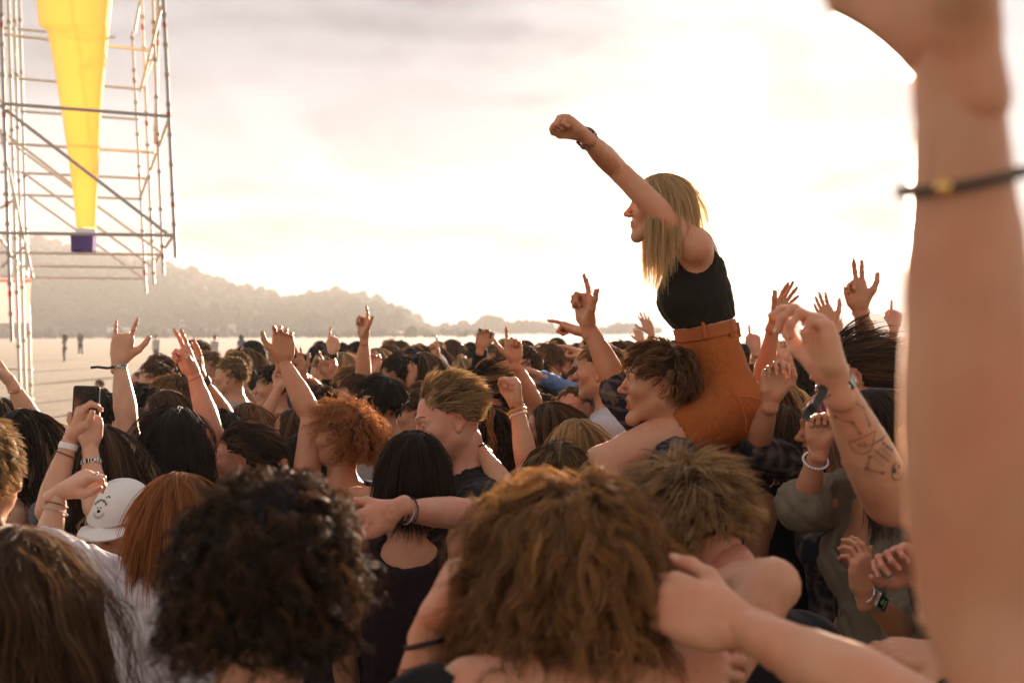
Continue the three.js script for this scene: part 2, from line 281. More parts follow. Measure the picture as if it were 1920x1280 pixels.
/* o: n, len, segs, w (strand width), lift, grav, comb 'down'|'back'|'crown'|'fwd'|'side'|'up'|'blow', stiff, curlR, curlN, clump, per (strands a lock), thick, low (nape), wild, col, cap, wind
   H: Matrix4 head -> world, push(p): keeps a world point out of the body */
function hairGeo(o, H, push) {
  const inv = H.clone().invert(), g = V(0, -1, 0).transformDirection(inv), sc = V().setFromMatrixScale(H).x, pos = [], nor = [], col = [], idx = [];
  const tones = Array.isArray(o.col) ? o.col : HC[o.col], thick = o.thick ?? 0.02, segs = o.segs, nG = Math.max(20, Math.round(o.n / (o.per ?? 9))), pv = o.part ?? 0;
  const wind = o.wind ? V(...o.wind).transformDirection(inv) : null;
  const T = V(), Nn = V(), P = V(), Q = V(), B1 = V(), B2 = V(), C = V(), tmp = V();
  const root = (out) => {
    for (let tr = 0; tr < 60; tr++) {
      const y = rr(-0.85, 1), a = rr(-Math.PI, Math.PI), q = Math.sqrt(1 - y * y); out.set(Math.sin(a) * q, y, Math.cos(a) * q);
      if (y > hairline(Math.abs(a), o.low ?? -0.62) + (o.high ?? 0) + 0.05 * n2(a * 3, o.n) && (!o.maskY || y < o.maskY)) return out;
    }
    return out.set(0, 1, 0);
  };
  const guides = [];
  for (let i = 0; i < nG; i++) {
    const d = root(V()), n = V(d.x / SKR.x, d.y / SKR.y, d.z / SKR.z).normalize(), lay = thick * rr(0.15, 1), L = rr(o.len[0], o.len[1]) * (o.taper ? mix(1, o.taper, clamp(0.5 - d.y)) : 1) * (o.backLen ? mix(1, o.backLen, sstep(0.1, -0.5, d.z)) : 1) * (1 + (o.uneven ?? 0.12) * n3(d.x * 2.6 + o.len[0] * 90, d.y * 2.6, d.z * 2.6));
    const p = V(d.x * (SKR.x + 0.003), d.y * (SKR.y + 0.003), d.z * (SKR.z + 0.003)).add(SKULL), pts = [p.clone()], ds = L / segs, ph = rr(0, 6.28), cN = (o.curlN ?? 0) * rr(0.8, 1.25) * (rnd() < 0.5 ? -1 : 1), cR = (o.curlR ?? 0) * rr(0.6, 1.3);
    const v = V(), comb = V(), whirl = V(rr(-1, 1), 0.3, rr(-1, 1));
    const field = () => {
      const k = o.comb;
      if (k === 'down') { const on = clamp((p.y - 0.02) * 14); comb.set((p.x - pv) * 6 * on, -0.1, -0.35 * on).addScaledVector(g, 0.6 + (1 - on) * 1.5); }
      else if (k === 'back') comb.set(p.x * 1.5, 0.05, -1);
      else if (k === 'fwd') comb.set(p.x * 3 + (o.sweep ?? 0), -0.15, p.z > -0.05 ? 1 : 0.3).addScaledVector(g, p.z < -0.03 ? 1 : 0.1);
      else if (k === 'side') comb.set(o.sweep ?? 1, 0.1, 0.15).addScaledVector(g, d.y < 0.35 ? 0.9 : 0);
      else if (k === 'up') comb.copy(n).add(V(0, 0.6, 0.1));
      else comb.set(p.x, 0, p.z + 0.045).multiplyScalar(10).addScaledVector(g, 0.35); // from the crown outwards
      if (wind) comb.add(wind);
      if (d.y > 0.8) comb.addScaledVector(whirl, (d.y - 0.8) * 4);
      comb.addScaledVector(n, -comb.dot(n) * 0.8).normalize();
    };
    field(); v.copy(n).multiplyScalar(o.lift ?? 0.4).addScaledVector(comb, 1 - (o.lift ?? 0.4)).normalize();
    for (let s = 1; s <= segs; s++) {
      const t = s / segs; field();
      v.multiplyScalar(o.stiff ?? 1).addScaledVector(comb, 0.55 * (1 - t)).addScaledVector(g, (o.grav ?? 0.35) * (0.4 + t));
      if (wind) v.addScaledVector(wind, 0.35 * t);
      const w = o.wild ?? 0.15; v.x += w * n3(p.x * 22 + i, p.y * 22, s * 0.4); v.y += w * n3(p.y * 22 - i, p.z * 22, s * 0.4); v.z += w * n3(p.z * 22, p.x * 22 + i, s * 0.4 + 7);
      v.normalize(); p.addScaledVector(v, ds);
      C.subVectors(p, SKULL); const k = Math.sqrt((C.x / (SKR.x + lay)) ** 2 + (C.y / (SKR.y + lay)) ** 2 + (C.z / (SKR.z + lay)) ** 2);
      const want = mix(0.45, 1, Math.min(1, t * 4));
      if (k < 1) { tmp.copy(C).multiplyScalar((1 / k - 1) * want); p.add(tmp); tmp.normalize(); const dn = v.dot(tmp); if (dn < 0) v.addScaledVector(tmp, -dn * 0.9).normalize(); }
      if (o.comb === 'down' && p.y < 0.06 && p.z > 0.035 && !o.fringe) { p.z = mix(p.z, 0.035, 0.6); if (Math.abs(p.x) < 0.074) p.x = mix(p.x, Math.sign(p.x || 1) * 0.076, 0.7); }
      if (p.y < -0.10 && push) { P.copy(p).applyMatrix4(H); if (push(P, lay * 0.6 + 0.004)) { p.copy(P).applyMatrix4(inv); } }
      pts.push(p.clone());
    }
    if (cR) for (let s = 1; s <= segs; s++) {
      const t = s / segs; T.subVectors(pts[s], pts[s - 1]).normalize(); B1.set(T.y, -T.x, 0.3).cross(T).normalize(); B2.crossVectors(T, B1);
      const a = 6.283 * cN * t * (L / 0.1) + ph, m = cR * Math.min(1, t * 3); pts[s].addScaledVector(B1, Math.cos(a) * m).addScaledVector(B2, Math.sin(a) * m);
    }
    guides.push({ pts, p0: pts[0], n, tone: rnd(), d });
  }
  const per = Math.ceil(o.n / nG), spreadR = (o.lock ?? 0.013);
  for (const G of guides) for (let q = 0; q < per; q++) {
    B1.set(G.n.y, G.n.z, -G.n.x).cross(G.n).normalize(); B2.crossVectors(G.n, B1);
    const a = rr(0, 6.28), rad = spreadR * Math.sqrt(rnd()), ox = V().addScaledVector(B1, Math.cos(a) * rad).addScaledVector(B2, Math.sin(a) * rad), fly = rnd() < 0.05, cl = (o.clump ?? 0.4) * rr(0.5, 1.1) * (fly ? 0.2 : 1), fr = rr(0.65, 1.0);
    const roll = rr(-1.2, 1.2), tone = clamp(G.tone * 0.6 + rnd() * 0.4), lum = rr(0.75, 1.25), w0 = o.w * rr(0.6, 1.3), base = pos.length / 3, jx = rr(-1, 1), jy = rr(-1, 1), jz = rr(-1, 1), fz = (o.frizz ?? 0.005) * (fly ? 4 : 1);
    const band = o.streak && n2(G.d.x * 14, G.d.z * 6) > 0.15 ? o.streak : tones;
    let c0 = mix(band[0][0], band[1][0], tone) * lum, c1 = mix(band[0][1], band[1][1], tone) * lum, c2 = mix(band[0][2], band[1][2], tone) * lum;
    for (let s = 0; s <= segs; s++) {
      const t = s / segs * fr, f = t * segs, i0 = Math.min(segs - 1, Math.floor(f)), ft = f - i0;
      P.lerpVectors(G.pts[i0], G.pts[i0 + 1], ft); T.subVectors(G.pts[i0 + 1], G.pts[i0]).normalize();
      P.addScaledVector(ox, 1 - cl * Math.pow(t, 0.7)); P.x += jx * fz * t; P.y += jy * fz * t; P.z += jz * fz * t;
      C.subVectors(P, SKULL); tmp.crossVectors(T, C).normalize(); Nn.crossVectors(tmp, T).normalize();
      B1.copy(tmp).multiplyScalar(Math.cos(roll)).addScaledVector(Nn, Math.sin(roll)); B2.crossVectors(T, B1);
      const w = w0 * (1 - 0.75 * t * t) * 0.5;
      Q.copy(P).addScaledVector(B1, w).applyMatrix4(H); pos.push(Q.x, Q.y, Q.z); Q.copy(P).addScaledVector(B1, -w).applyMatrix4(H); pos.push(Q.x, Q.y, Q.z);
      B2.transformDirection(H); nor.push(B2.x, B2.y, B2.z, B2.x, B2.y, B2.z);
      col.push(c0, c1, c2, c0, c1, c2);
      if (s) { const b = base + s * 2; idx.push(b - 2, b - 1, b, b, b - 1, b + 1); }
    }
  }
  // the packed hair beneath the strands
  const capT = o.cap ?? 0.0015, NA = o.capN ?? 36, NE = NA / 2, cb = pos.length / 3, ok = [];
  for (let j = 0; j <= NE; j++) for (let i = 0; i <= NA; i++) {
    const e = (j / NE) * 2.45, a = (i / NA * 2 - 1) * Math.PI, d = V(Math.sin(a) * Math.sin(e), Math.cos(e), Math.cos(a) * Math.sin(e)), hl = d.y - hairline(Math.abs(a), o.low ?? -0.62) - (o.high ?? 0), m = capT * clamp(hl * 4) + 0.0015 - 0.006 * clamp(-hl * 20);
    P.set(d.x * (SKR.x + m), d.y * (SKR.y + m), d.z * (SKR.z + m)).addScaledVector(d, 0.006 * (o.capBump ?? 0.5) * n3(d.x * 6, d.y * 6, d.z * 6)).add(SKULL).applyMatrix4(H);
    pos.push(P.x, P.y, P.z); d.transformDirection(H); nor.push(d.x, d.y, d.z); ok.push(hl > -0.06);
    const q = 0.75 + 0.25 * n2(a * 9, e * 3); col.push(tones[0][0] * q, tones[0][1] * q, tones[0][2] * q);
  }
  for (let j = 0; j < NE; j++) for (let i = 0; i < NA; i++) { const p = j * (NA + 1) + i, q = p + NA + 1; if (ok[p] && ok[p + 1] && ok[q] && ok[q + 1]) idx.push(cb + p, cb + q, cb + p + 1, cb + p + 1, cb + q, cb + q + 1); }
  const geo = new THREE.BufferGeometry();
  geo.setAttribute('position', new THREE.Float32BufferAttribute(pos, 3)); geo.setAttribute('normal', new THREE.Float32BufferAttribute(nor, 3)); geo.setAttribute('color', new THREE.Float32BufferAttribute(col, 3)); geo.setIndex(idx);
  return geo;
}
const LOD = { close: [0.72, 0.84, 0.62], near: [0.31, 1.46, 0.5], mid: [0.15, 2.2, 0.45], far: [0.075, 3.4, 0.36] }; // share of strands, width, share of segments
// named cuts; n is the number of strands on a head close to the camera
const CUTS = {
  crop: { n: 7500, len: [0.018, 0.034], segs: 4, w: 0.0016, lift: 0.55, grav: 0.1, comb: 'crown', thick: 0.007, clump: 0.3, lock: 0.009, frizz: 0.002 },
  short: { n: 7500, len: [0.035, 0.06], segs: 7, w: 0.0016, lift: 0.3, grav: 0.25, comb: 'fwd', thick: 0.018, clump: 0.4, taper: 0.4, wild: 0.16 },
  back: { n: 7500, len: [0.06, 0.11], segs: 9, w: 0.0016, lift: 0.3, grav: 0.2, comb: 'back', thick: 0.022, clump: 0.45, taper: 0.45, wild: 0.14 },
  spiky: { n: 9000, len: [0.05, 0.085], segs: 7, w: 0.0016, lift: 0.75, grav: 0.06, comb: 'crown', thick: 0.022, clump: 0.62, lock: 0.013, wild: 0.24, taper: 0.45 },
  mop: { n: 8000, len: [0.06, 0.11], segs: 10, w: 0.0016, lift: 0.3, grav: 0.28, comb: 'crown', thick: 0.028, clump: 0.5, curlR: 0.006, curlN: 1.0, wild: 0.2, taper: 0.5 },
  curly: { n: 9000, len: [0.10, 0.17], segs: 18, w: 0.0017, lift: 0.8, grav: 0.10, comb: 'crown', stiff: 1.2, thick: 0.055, clump: 0.6, curlR: 0.011, curlN: 3.0, wild: 0.3, lock: 0.012, cap: 0.012, capBump: 2, frizz: 0.008, uneven: 0.35 },
  wavy: { n: 11000, len: [0.16, 0.26], segs: 18, w: 0.0017, lift: 0.45, grav: 0.24, comb: 'crown', thick: 0.05, clump: 0.55, curlR: 0.012, curlN: 0.8, wild: 0.2, lock: 0.015, cap: 0.012, capBump: 1.5, frizz: 0.009, uneven: 0.3 },
  bob: { n: 8500, len: [0.22, 0.27], segs: 11, w: 0.0016, lift: 0.2, grav: 0.7, comb: 'down', thick: 0.014, clump: 0.25, wild: 0.03, lock: 0.014, frizz: 0.004 },
  long: { n: 9000, len: [0.34, 0.48], segs: 14, w: 0.0017, lift: 0.2, grav: 0.75, comb: 'down', thick: 0.014, clump: 0.35, wild: 0.05, lock: 0.014, frizz: 0.007 },
  longwavy: { n: 9000, len: [0.34, 0.50], segs: 18, w: 0.0018, lift: 0.25, grav: 0.6, comb: 'down', thick: 0.022, clump: 0.5, curlR: 0.011, curlN: 0.7, wild: 0.08, lock: 0.015, frizz: 0.009 },
  blown: { n: 7500, len: [0.12, 0.22], segs: 12, w: 0.0016, lift: 0.4, grav: 0.08, comb: 'back', thick: 0.03, clump: 0.5, wild: 0.22, curlR: 0.006, curlN: 0.6 },
};
// ---------- people ----------
const bodyMat = new THREE.MeshPhysicalMaterial({ color: 0xffffff, vertexColors: true, roughness: 0.42, specularIntensity: 0.7, sheen: 0.8, sheenRoughness: 0.45, sheenColor: lin(0.9, 0.5, 0.3) });
const clothMat = new THREE.MeshPhysicalMaterial({ color: 0xffffff, vertexColors: true, roughness: 0.88, specularIntensity: 0.3, sheen: 0.3, sheenRoughness: 0.6, sheenColor: lin(0.5, 0.45, 0.4) });
const eyeMat = new THREE.MeshPhysicalMaterial({ color: 0xffffff, vertexColors: true, roughness: 0.15 });
const CELL = { near: [0.0165, 0.020], mid: [0.026, 0.030], far: [0.038, 0.044] };
const pt = (q) => (q.isVector3 ? q.clone() : atS(...q));
const notes = [];
const eyeGeo = once('eye', () => {
  const g = new THREE.SphereGeometry(0.0125, 24, 16).toNonIndexed(); g.rotateX(Math.PI / 2);
  const p = g.attributes.position, c = []; for (let i = 0; i < p.count; i++) { const a = Math.hypot(p.getX(i), p.getY(i)); c.push(...(p.getZ(i) < 0 ? [0.6, 0.5, 0.45] : a < 0.0024 ? [0.01, 0.01, 0.01] : a < 0.0058 ? [0.08, 0.05, 0.03] : [0.62, 0.52, 0.47])); }
  g.setAttribute('color', new THREE.Float32BufferAttribute(c, 3)); g.deleteAttribute('uv'); return g;
});
function browGeo(side, tones) {
  const pos = [], nor = [], col = [], idx = [];
  for (let i = 0; i < 70; i++) {
    const t = i / 70, x = mix(0.013, 0.050, t), y = 0.034 + 0.007 * Math.sin(t * 2.4) + rr(-0.0025, 0.0025), z = 0.0975 - 0.020 * t * t - 0.004 * t + 0.001, L = rr(0.006, 0.010), dx = L * 0.85, dy = L * mix(0.55, -0.25, t), b = pos.length / 3, s = side;
    pos.push(s * x, y - 0.0006, z, s * x, y + 0.0006, z, s * (x + dx), y + dy, z - 0.004 * t - 0.001); nor.push(0, 0.3, 1, 0, 0.3, 1, 0, 0.3, 1);
    const q = rr(0.6, 1.1), c = tones[0]; for (let k = 0; k < 3; k++) col.push(c[0] * q, c[1] * q, c[2] * q); side > 0 ? idx.push(b, b + 2, b + 1) : idx.push(b, b + 1, b + 2);
  }
  const g = new THREE.BufferGeometry(); g.setAttribute('position', new THREE.Float32BufferAttribute(pos, 3)); g.setAttribute('normal', new THREE.Float32BufferAttribute(nor, 3)); g.setAttribute('color', new THREE.Float32BufferAttribute(col, 3)); g.setIndex(idx); return g;
}
function elbowOf(S, W, a, b, pole) { // two-bone reach
  const d = V().subVectors(W, S), L = Math.min(d.length(), (a + b) * 0.999); d.normalize();
  const x = (a * a - b * b + L * L) / (2 * L), h = Math.sqrt(Math.max(a * a - x * x, 0)), q = pole.clone().addScaledVector(d, -pole.dot(d)).normalize();
  return S.clone().addScaledVector(d, x).addScaledVector(q, h);
}
const FABRIC = {
  plain: (c) => (x, y, z) => { const q = 1 + 0.07 * n3(x * 60, y * 60, z * 60) + 0.05 * n3(x * 9, y * 9, z * 9); return [c[0] * q, c[1] * q, c[2] * q]; },
  check: (c, c2 = [0.16, 0.12, 0.10]) => (x, y, z) => { const u = Math.abs(((y * 22 + x * 4) % 1 + 1) % 1 - 0.5), v = Math.abs((((x - z) * 20) % 1 + 1) % 1 - 0.5), q = (u < 0.12 ? 0.6 : 0) + (v < 0.12 ? 0.6 : 0); return [mix(c[0], c2[0], q), mix(c[1], c2[1], q), mix(c[2], c2[2], q)]; },
  flower: (c) => (x, y, z) => { const q = n3(x * 30, y * 30, z * 30); return q > 0.25 ? [0.6, 0.62, 0.66] : q < -0.35 ? [0.5, 0.42, 0.1] : c; },
};
function person(o) {
  const res = o.res ?? 'mid', far = res === 'far', sk = o.skin ?? 0, s = o.build ?? o.size ?? 1, hz = o.size ?? 1, fem = !!o.fem, kind = (fem ? 'f' : 'm') + (o.face ?? ''), yaw = (o.yaw ?? -90) * R, ty = (o.turn ?? o.yaw ?? -90) * R;
  const hc = pt(o.head), H = new THREE.Matrix4().compose(hc, new THREE.Quaternion().setFromEuler(new THREE.Euler((o.pitch ?? 0) * R, yaw, (o.roll ?? 0) * R, 'YXZ')), V(hz, hz, hz).multiplyScalar(fem ? 0.95 : 1));
  const f = V(Math.sin(ty), 0, Math.cos(ty)), l = V(Math.cos(ty), 0, -Math.sin(ty)), w = (fem ? 0.87 : 1) * s * (o.wide ?? 1);
  const nape = V(0, -0.105, -0.026).applyMatrix4(H), nb = nape.clone().add(V(0, -0.085 * s, 0)).addScaledVector(f, -0.015); if (o.nb) nb.copy(pt(o.nb));
  const pel = o.pelvis ? pt(o.pelvis) : nb.clone().add(V(o.lean?.[0] ?? 0, -0.53 * s, o.lean?.[1] ?? 0)), u = V().subVectors(nb, pel).normalize(), tl = nb.distanceTo(pel);
  const m4 = new THREE.Matrix4().makeBasis(l, u, V().crossVectors(l, u)), on = (a, b, c) => nb.clone().addScaledVector(l, a).addScaledVector(u, b).addScaledVector(f, c);
  const arms = {};
  for (const [side, sg] of [['L', 1], ['R', -1]]) {
    const A = o['arm' + side], S = on(sg * 0.168 * w, -0.052 * s, -0.005);
    if (!A) { const E = S.clone().addScaledVector(u, -0.27 * s).addScaledVector(l, sg * 0.045), W = E.clone().add(V(0, -0.22 * s, 0)).addScaledVector(f, 0.09); arms[side] = { S, E, W, hand: 'relaxed', palm: l.clone().multiplyScalar(-sg), idle: true }; continue; }
    const W = pt(A.w), ua = (fem ? 0.26 : 0.285) * s, fa = (fem ? 0.235 : 0.255) * s;
    if (W.y > nb.y + 0.05) S.addScaledVector(u, 0.035 * s).addScaledVector(l, -sg * 0.015);
    const E = A.e ? pt(A.e) : elbowOf(S, W, ua, fa, V(...(A.pole ?? [l.x * sg * 0.4 + f.x * 0.6, -0.9, l.z * sg * 0.4 + f.z * 0.6])));
    const lu = S.distanceTo(E), lf = E.distanceTo(W); if (lu > 0.36 || lu < 0.2 || lf > 0.31 || lf < 0.18) notes.push(`${o.label}: ${side} upper ${lu.toFixed(2)} fore ${lf.toFixed(2)}`);
    arms[side] = { S, E, W, hand: A.hand ?? 'relaxed', palm: A.palm ? V(...A.palm) : V(0, 0, 1), dir: A.dir ? V(...A.dir) : null, k: A.k ?? 1 };
  }
  // the body, head and hands: one skin
  const F = new Field();
  F.cone(nape.clone().add(V(0, 0.03, 0)), nb, (fem ? 0.045 : 0.053) * s, (fem ? 0.05 : 0.058) * s, 0.03);
  const rump = (T, g) => { for (const q of [-1, 1]) T.ell(pel.clone().addScaledVector(l, q * 0.068 * s).addScaledVector(f, -(fem ? 0.068 : 0.05) * s).addScaledVector(u, -0.035 * s), V(0.082, 0.092, 0.08).multiplyScalar(s * (fem ? 1 : 0.9)).addScalar(g), m4, 0.04); };
  const torso = (T, g, hips) => {
    T.ell(on(0, -0.17 * s, 0.005), V(0.158 * w + g, 0.175 * s + g, 0.104 * s + g), m4, 0.06);
    for (const a of ['L', 'R']) { const S = arms[a].S; T.cone(on(0, -0.065 * s, -0.008), S, 0.062 * s + g, 0.050 * s + g, 0.05); T.cone(on(0, 0.0, -0.012), S.clone().lerp(nb, 0.35), 0.045 * s + g, 0.038 * s + g, 0.05); }
    T.ell(on(0, -tl * 0.68, 0.0), V((fem ? 0.118 : 0.135) * s + g, 0.15 * s + g, 0.088 * s + g), m4, 0.07);
    if (hips) { T.ell(pel.clone().addScaledVector(u, 0.01), V(0.152 * s + g, 0.12 * s + g, 0.112 * s + g), m4, 0.06); rump(T, g); }
    if (fem) for (const q of [-1, 1]) T.ell(on(q * 0.072 * s, -0.19 * s, 0.085 * s), V(0.055, 0.06, 0.045).addScalar(g), m4, 0.04);
  };
  torso(F, 0, true);
  const legs = [];
  for (const [side, sg] of [['L', 1], ['R', -1]]) {
    const g = o['leg' + side], hip = pel.clone().addScaledVector(l, sg * 0.088 * s).addScaledVector(u, -0.03), an = g ? pt(g.a) : V(hip.x + l.x * sg * 0.03, 0.085, hip.z + l.z * sg * 0.03), kn = g ? pt(g.k) : hip.clone().lerp(an, 0.48).addScaledVector(f, 0.03);
    legs.push([hip, kn, an]);
    F.cone(hip, kn, (fem ? 0.095 : 0.082) * s, 0.056 * s, 0.04); F.cone(kn, kn.clone().lerp(an, 0.3), 0.053 * s, 0.056 * s, 0.03); F.cone(kn.clone().lerp(an, 0.3), an, 0.056 * s, 0.036 * s, 0.02);
    const toe = g ? an.clone().add(V(...(g.toe ?? [-0.12, -0.08, 0]))) : V(an.x + f.x * 0.15, 0.03, an.z + f.z * 0.15); F.cone(g ? an : V(an.x, 0.04, an.z), toe, 0.036, 0.028, 0.03);
  }
  for (const a of ['L', 'R']) {
    const A = arms[a], k = (fem ? 0.86 : 1) * s * (A.k ?? 1), y = (A.dir ?? V().subVectors(A.W, A.E)).clone().normalize();
    F.limb(A.S, A.E, [0.051 * k, 0.048 * k, 0.044 * k, 0.037 * k], 0.03); F.limb(A.E, A.W, [0.0365 * k, 0.0415 * k, 0.0325 * k, 0.0232 * k], 0.012);
    F.cone(A.W, A.W.clone().addScaledVector(y, 0.022 * k), 0.0205 * k, 0.0180 * k, 0.006);
    const z = A.palm.clone().addScaledVector(y, -A.palm.dot(y)).normalize(), x = V().crossVectors(y, z); A.M = new THREE.Matrix4().makeBasis(x, y, z).scale(V(1, 1, 1).multiplyScalar(k * (fem ? 1.06 : 1))).setPosition(A.W);
  }
  F.post = (x, y, z, d) => (d > 0.03 || d < -0.03 ? d : d - 0.0013 * n3(x * 34, y * 15, z * 34));
  const base = V(pel.x, 0, pel.z), G = thing('person', base, o.label, 'person', o.group ?? 'festival crowd');
  const tint = (x, y, z) => skinTint(x, y, z, SKINS[sk], 0.02), wl = pel.y + 0.06, sit = !!o.legL;
  const geos = [skinOf(F, CELL[res][0], sit ? F.lo : V(F.lo.x, wl, F.lo.z), F.hi, tint), ...(sit ? [] : [skinOf(F, 0.05, F.lo, V(F.hi.x, wl, F.hi.z), tint)]), headGeo(kind, o.noface ? 'hid' : res, sk).clone().applyMatrix4(H)];
  for (const a of ['L', 'R']) if (!far || !arms[a].idle) geos.push(handGeo(arms[a].hand, a === 'L', arms[a].idle ? 'far' : res, sk).clone().applyMatrix4(arms[a].M));
  const put = (name, geo, mat, parent = G) => mesh(name, geo.translate(-base.x, 0, -base.z), mat, parent);
  put('body', mergeGeometries(geos), bodyMat);
  // hair
  const hs = o.hair;
  if (hs) {
    const cut = { ...CUTS[hs.cut], ...hs }, q = LOD[hs.close ? 'close' : res]; cut.n = Math.round(cut.n * q[0] * (hs.many ?? 1)); cut.w *= q[1]; cut.segs = Math.max(3, Math.round(cut.segs * q[2])); cut.capN = far ? 18 : 32; if (far) cut.per = 5;
    const grad = V(), e = 0.004;
    const push = (p, m) => { const d = F.d(p.x, p.y, p.z) - 0.012; if (d > m) return false; grad.set(F.d(p.x + e, p.y, p.z) - F.d(p.x - e, p.y, p.z), F.d(p.x, p.y + e, p.z) - F.d(p.x, p.y - e, p.z), F.d(p.x, p.y, p.z + e) - F.d(p.x, p.y, p.z - e)).normalize(); p.addScaledVector(grad, m - d); return true; };
    put('hair', hairGeo(cut, H, push), hairMat);
    if (!far && !o.noface) for (const q2 of [-1, 1]) put('eyebrow', browGeo(q2, Array.isArray(hs.col) ? hs.col : HC[hs.col]).applyMatrix4(H), hairMat);
  }
  if (kind.includes('e') && !far) for (const q of [-1, 1]) put('eye', eyeGeo.clone().translate(q * 0.0315, 0.0115, 0.0742).applyMatrix4(H), eyeMat);
  // clothes
  const sh = o.shirt ?? { col: [0.03, 0.03, 0.035] }, fab = (sh.fab ?? FABRIC.plain)(sh.col);
  if (sh.type !== 'none') {
    const T = new Field(), g = sh.loose ?? 0.013; torso(T, g, true);
    const len = { tee: 0.62, long: 1.9, roll: 1.1, tank: 0, strap: 0 }[sh.type ?? 'tee'];
    for (const a of ['L', 'R']) {
      const A = arms[a], k = (fem ? 0.86 : 1) * s, up = Math.min(1, len);
      if (len > 0) T.cone(A.S, A.S.clone().lerp(A.E, up), 0.055 * k + g, 0.047 * k + g * 1.5, 0.02);
      if (len > 1) T.cone(A.E, A.E.clone().lerp(A.W, len - 1), 0.043 * k + g, 0.03 * k + g, 0.02);
    }
    if (len === 0) for (const a of ['L', 'R']) { const S = arms[a].S, out = V().subVectors(S, on(0, -0.06, 0)).normalize(); T.ell(S.clone().addScaledVector(out, sh.type === 'strap' ? 0.02 : 0.035), V(0.075, 0.10, 0.10), m4, 0.01, -1); }
    else for (const a of ['L', 'R']) { const A = arms[a]; if (len < 1) { const dd = V().subVectors(A.E, A.S).normalize(); T.ell(A.S.clone().lerp(A.E, Math.min(1, len)).addScaledVector(dd, 0.036), V(0.036, 0.036, 0.036), null, 0.006, -1); } }
    const v = sh.neck ?? (len === 0 ? 0.085 : 0.062);
    T.cone(on(0, 0.03, 0.0), on(0, 0.2, 0.02), v * s, 0.09 * s, 0.008, -1);
    if (sh.vneck) T.ell(on(0, -0.03, 0.11), V(0.075, sh.vneck, 0.07), m4, 0.01, -1);
    if (len === 0) { T.ell(on(0, -0.02, 0.10), V(0.10, sh.dip ?? 0.11, 0.08), m4, 0.01, -1); T.ell(on(0, -0.01, -0.10), V(0.095, sh.dipBack ?? 0.07, 0.07), m4, 0.01, -1); }
    T.cut(u.clone().negate(), nb.clone().addScaledVector(u, -(sh.hem ?? 0.60) * s), 0.01);
    const fo = sh.folds ?? 1, sc = sh.fscale ?? 1;
    T.post = (x, y, z, d) => (d > 0.06 || d < -0.06 ? d : d - fo * (0.0045 * Math.abs(n3(x * 11 * sc + y * 5, y * 6 * sc, z * 11 * sc)) + 0.004 * Math.abs(n3(x * 24 * sc, y * 17 * sc + x * 12, z * 24 * sc + 3))));
    put(sh.name ?? (len === 0 ? 'tank_top' : len > 0.9 ? 'shirt' : 't_shirt'), skinOf(T, sh.cell ?? CELL[res][1], T.lo, T.hi, fab), clothMat);
  }
  const tr = o.trousers ?? { col: [0.05, 0.055, 0.075] };
  {
    const T = new Field(), g = tr.loose ?? 0.012, L = tr.len ?? 0.97;
    T.ell(pel.clone().addScaledVector(u, 0.01), V(0.152 * s + g, 0.12 * s + g, 0.112 * s + g), m4, 0.05); rump(T, g); T.ell(on(0, -tl * 0.68, 0), V((fem ? 0.118 : 0.135) * s + g, 0.15 * s + g, 0.088 * s + g), m4, 0.07);
    for (const [hip, kn, an] of legs) {
      if (L >= 0.5) { T.cone(hip, kn, (fem ? 0.095 : 0.082) * s + g, 0.06 * s + g, 0.03); T.cone(kn, kn.clone().lerp(an, (L - 0.5) * 2), 0.058 * s + g, 0.045 * s + g, 0.02); }
      else { const e = hip.clone().lerp(kn, L * 2), q = V().subVectors(kn, hip).normalize(); T.cone(hip, e, (fem ? 0.095 : 0.082) * s + g, (fem ? 0.078 : 0.072) * s + g * 1.3, 0.03); T.ell(e.clone().addScaledVector(q, 0.085), V(0.085, 0.085, 0.085), null, 0.006, -1); }
    }
    T.cut(u, nb.clone().addScaledVector(u, -(tr.top ?? 0.47) * s), 0.008);
    const fo = tr.folds ?? 1; T.post = (x, y, z, d) => (d > 0.06 || d < -0.06 ? d : d - fo * (0.004 * Math.abs(n3(x * 13, y * 8, z * 13)) + 0.003 * Math.abs(n3(x * 31, y * 25, z * 31))));
    G.trousers = put(tr.name ?? (L < 0.5 ? 'shorts' : 'trousers'), skinOf(T, tr.cell ?? (tr.fine ? 0.014 : 0.05), T.lo, T.hi, FABRIC.plain(tr.col)), clothMat);
  }
  G.info = { H, arms, nb, pel, u, l, f, base, F, put, s, fem, on };
  return G;
}
// a person known mostly by a raised arm: the body stands under the arm
function raiser(o) {
  const A = o.arm, E = pt(A.e), W = pt(A.w), left = o.side === 'L', sg = left ? 1 : -1, s = o.size ?? 1, fem = !!o.fem, ty = (o.turn ?? o.yaw ?? -90) * R, l = V(Math.cos(ty), 0, -Math.sin(ty)), f = V(Math.sin(ty), 0, Math.cos(ty)), w = (fem ? 0.87 : 1) * s;
  const d = V(...(A.down ?? [0.1, -1, 0.05])).normalize(), S = E.clone().addScaledVector(d, (fem ? 0.26 : 0.285) * s);
  const nb = S.clone().addScaledVector(l, -sg * 0.153 * w).add(V(0, 0.017 * s, 0));
  const head = nb.clone().add(V(0, 0.195 * s, 0)).addScaledVector(f, 0.04);
  return person({ ...o, head, ['arm' + o.side]: { ...A, e: E, w: W } });
}
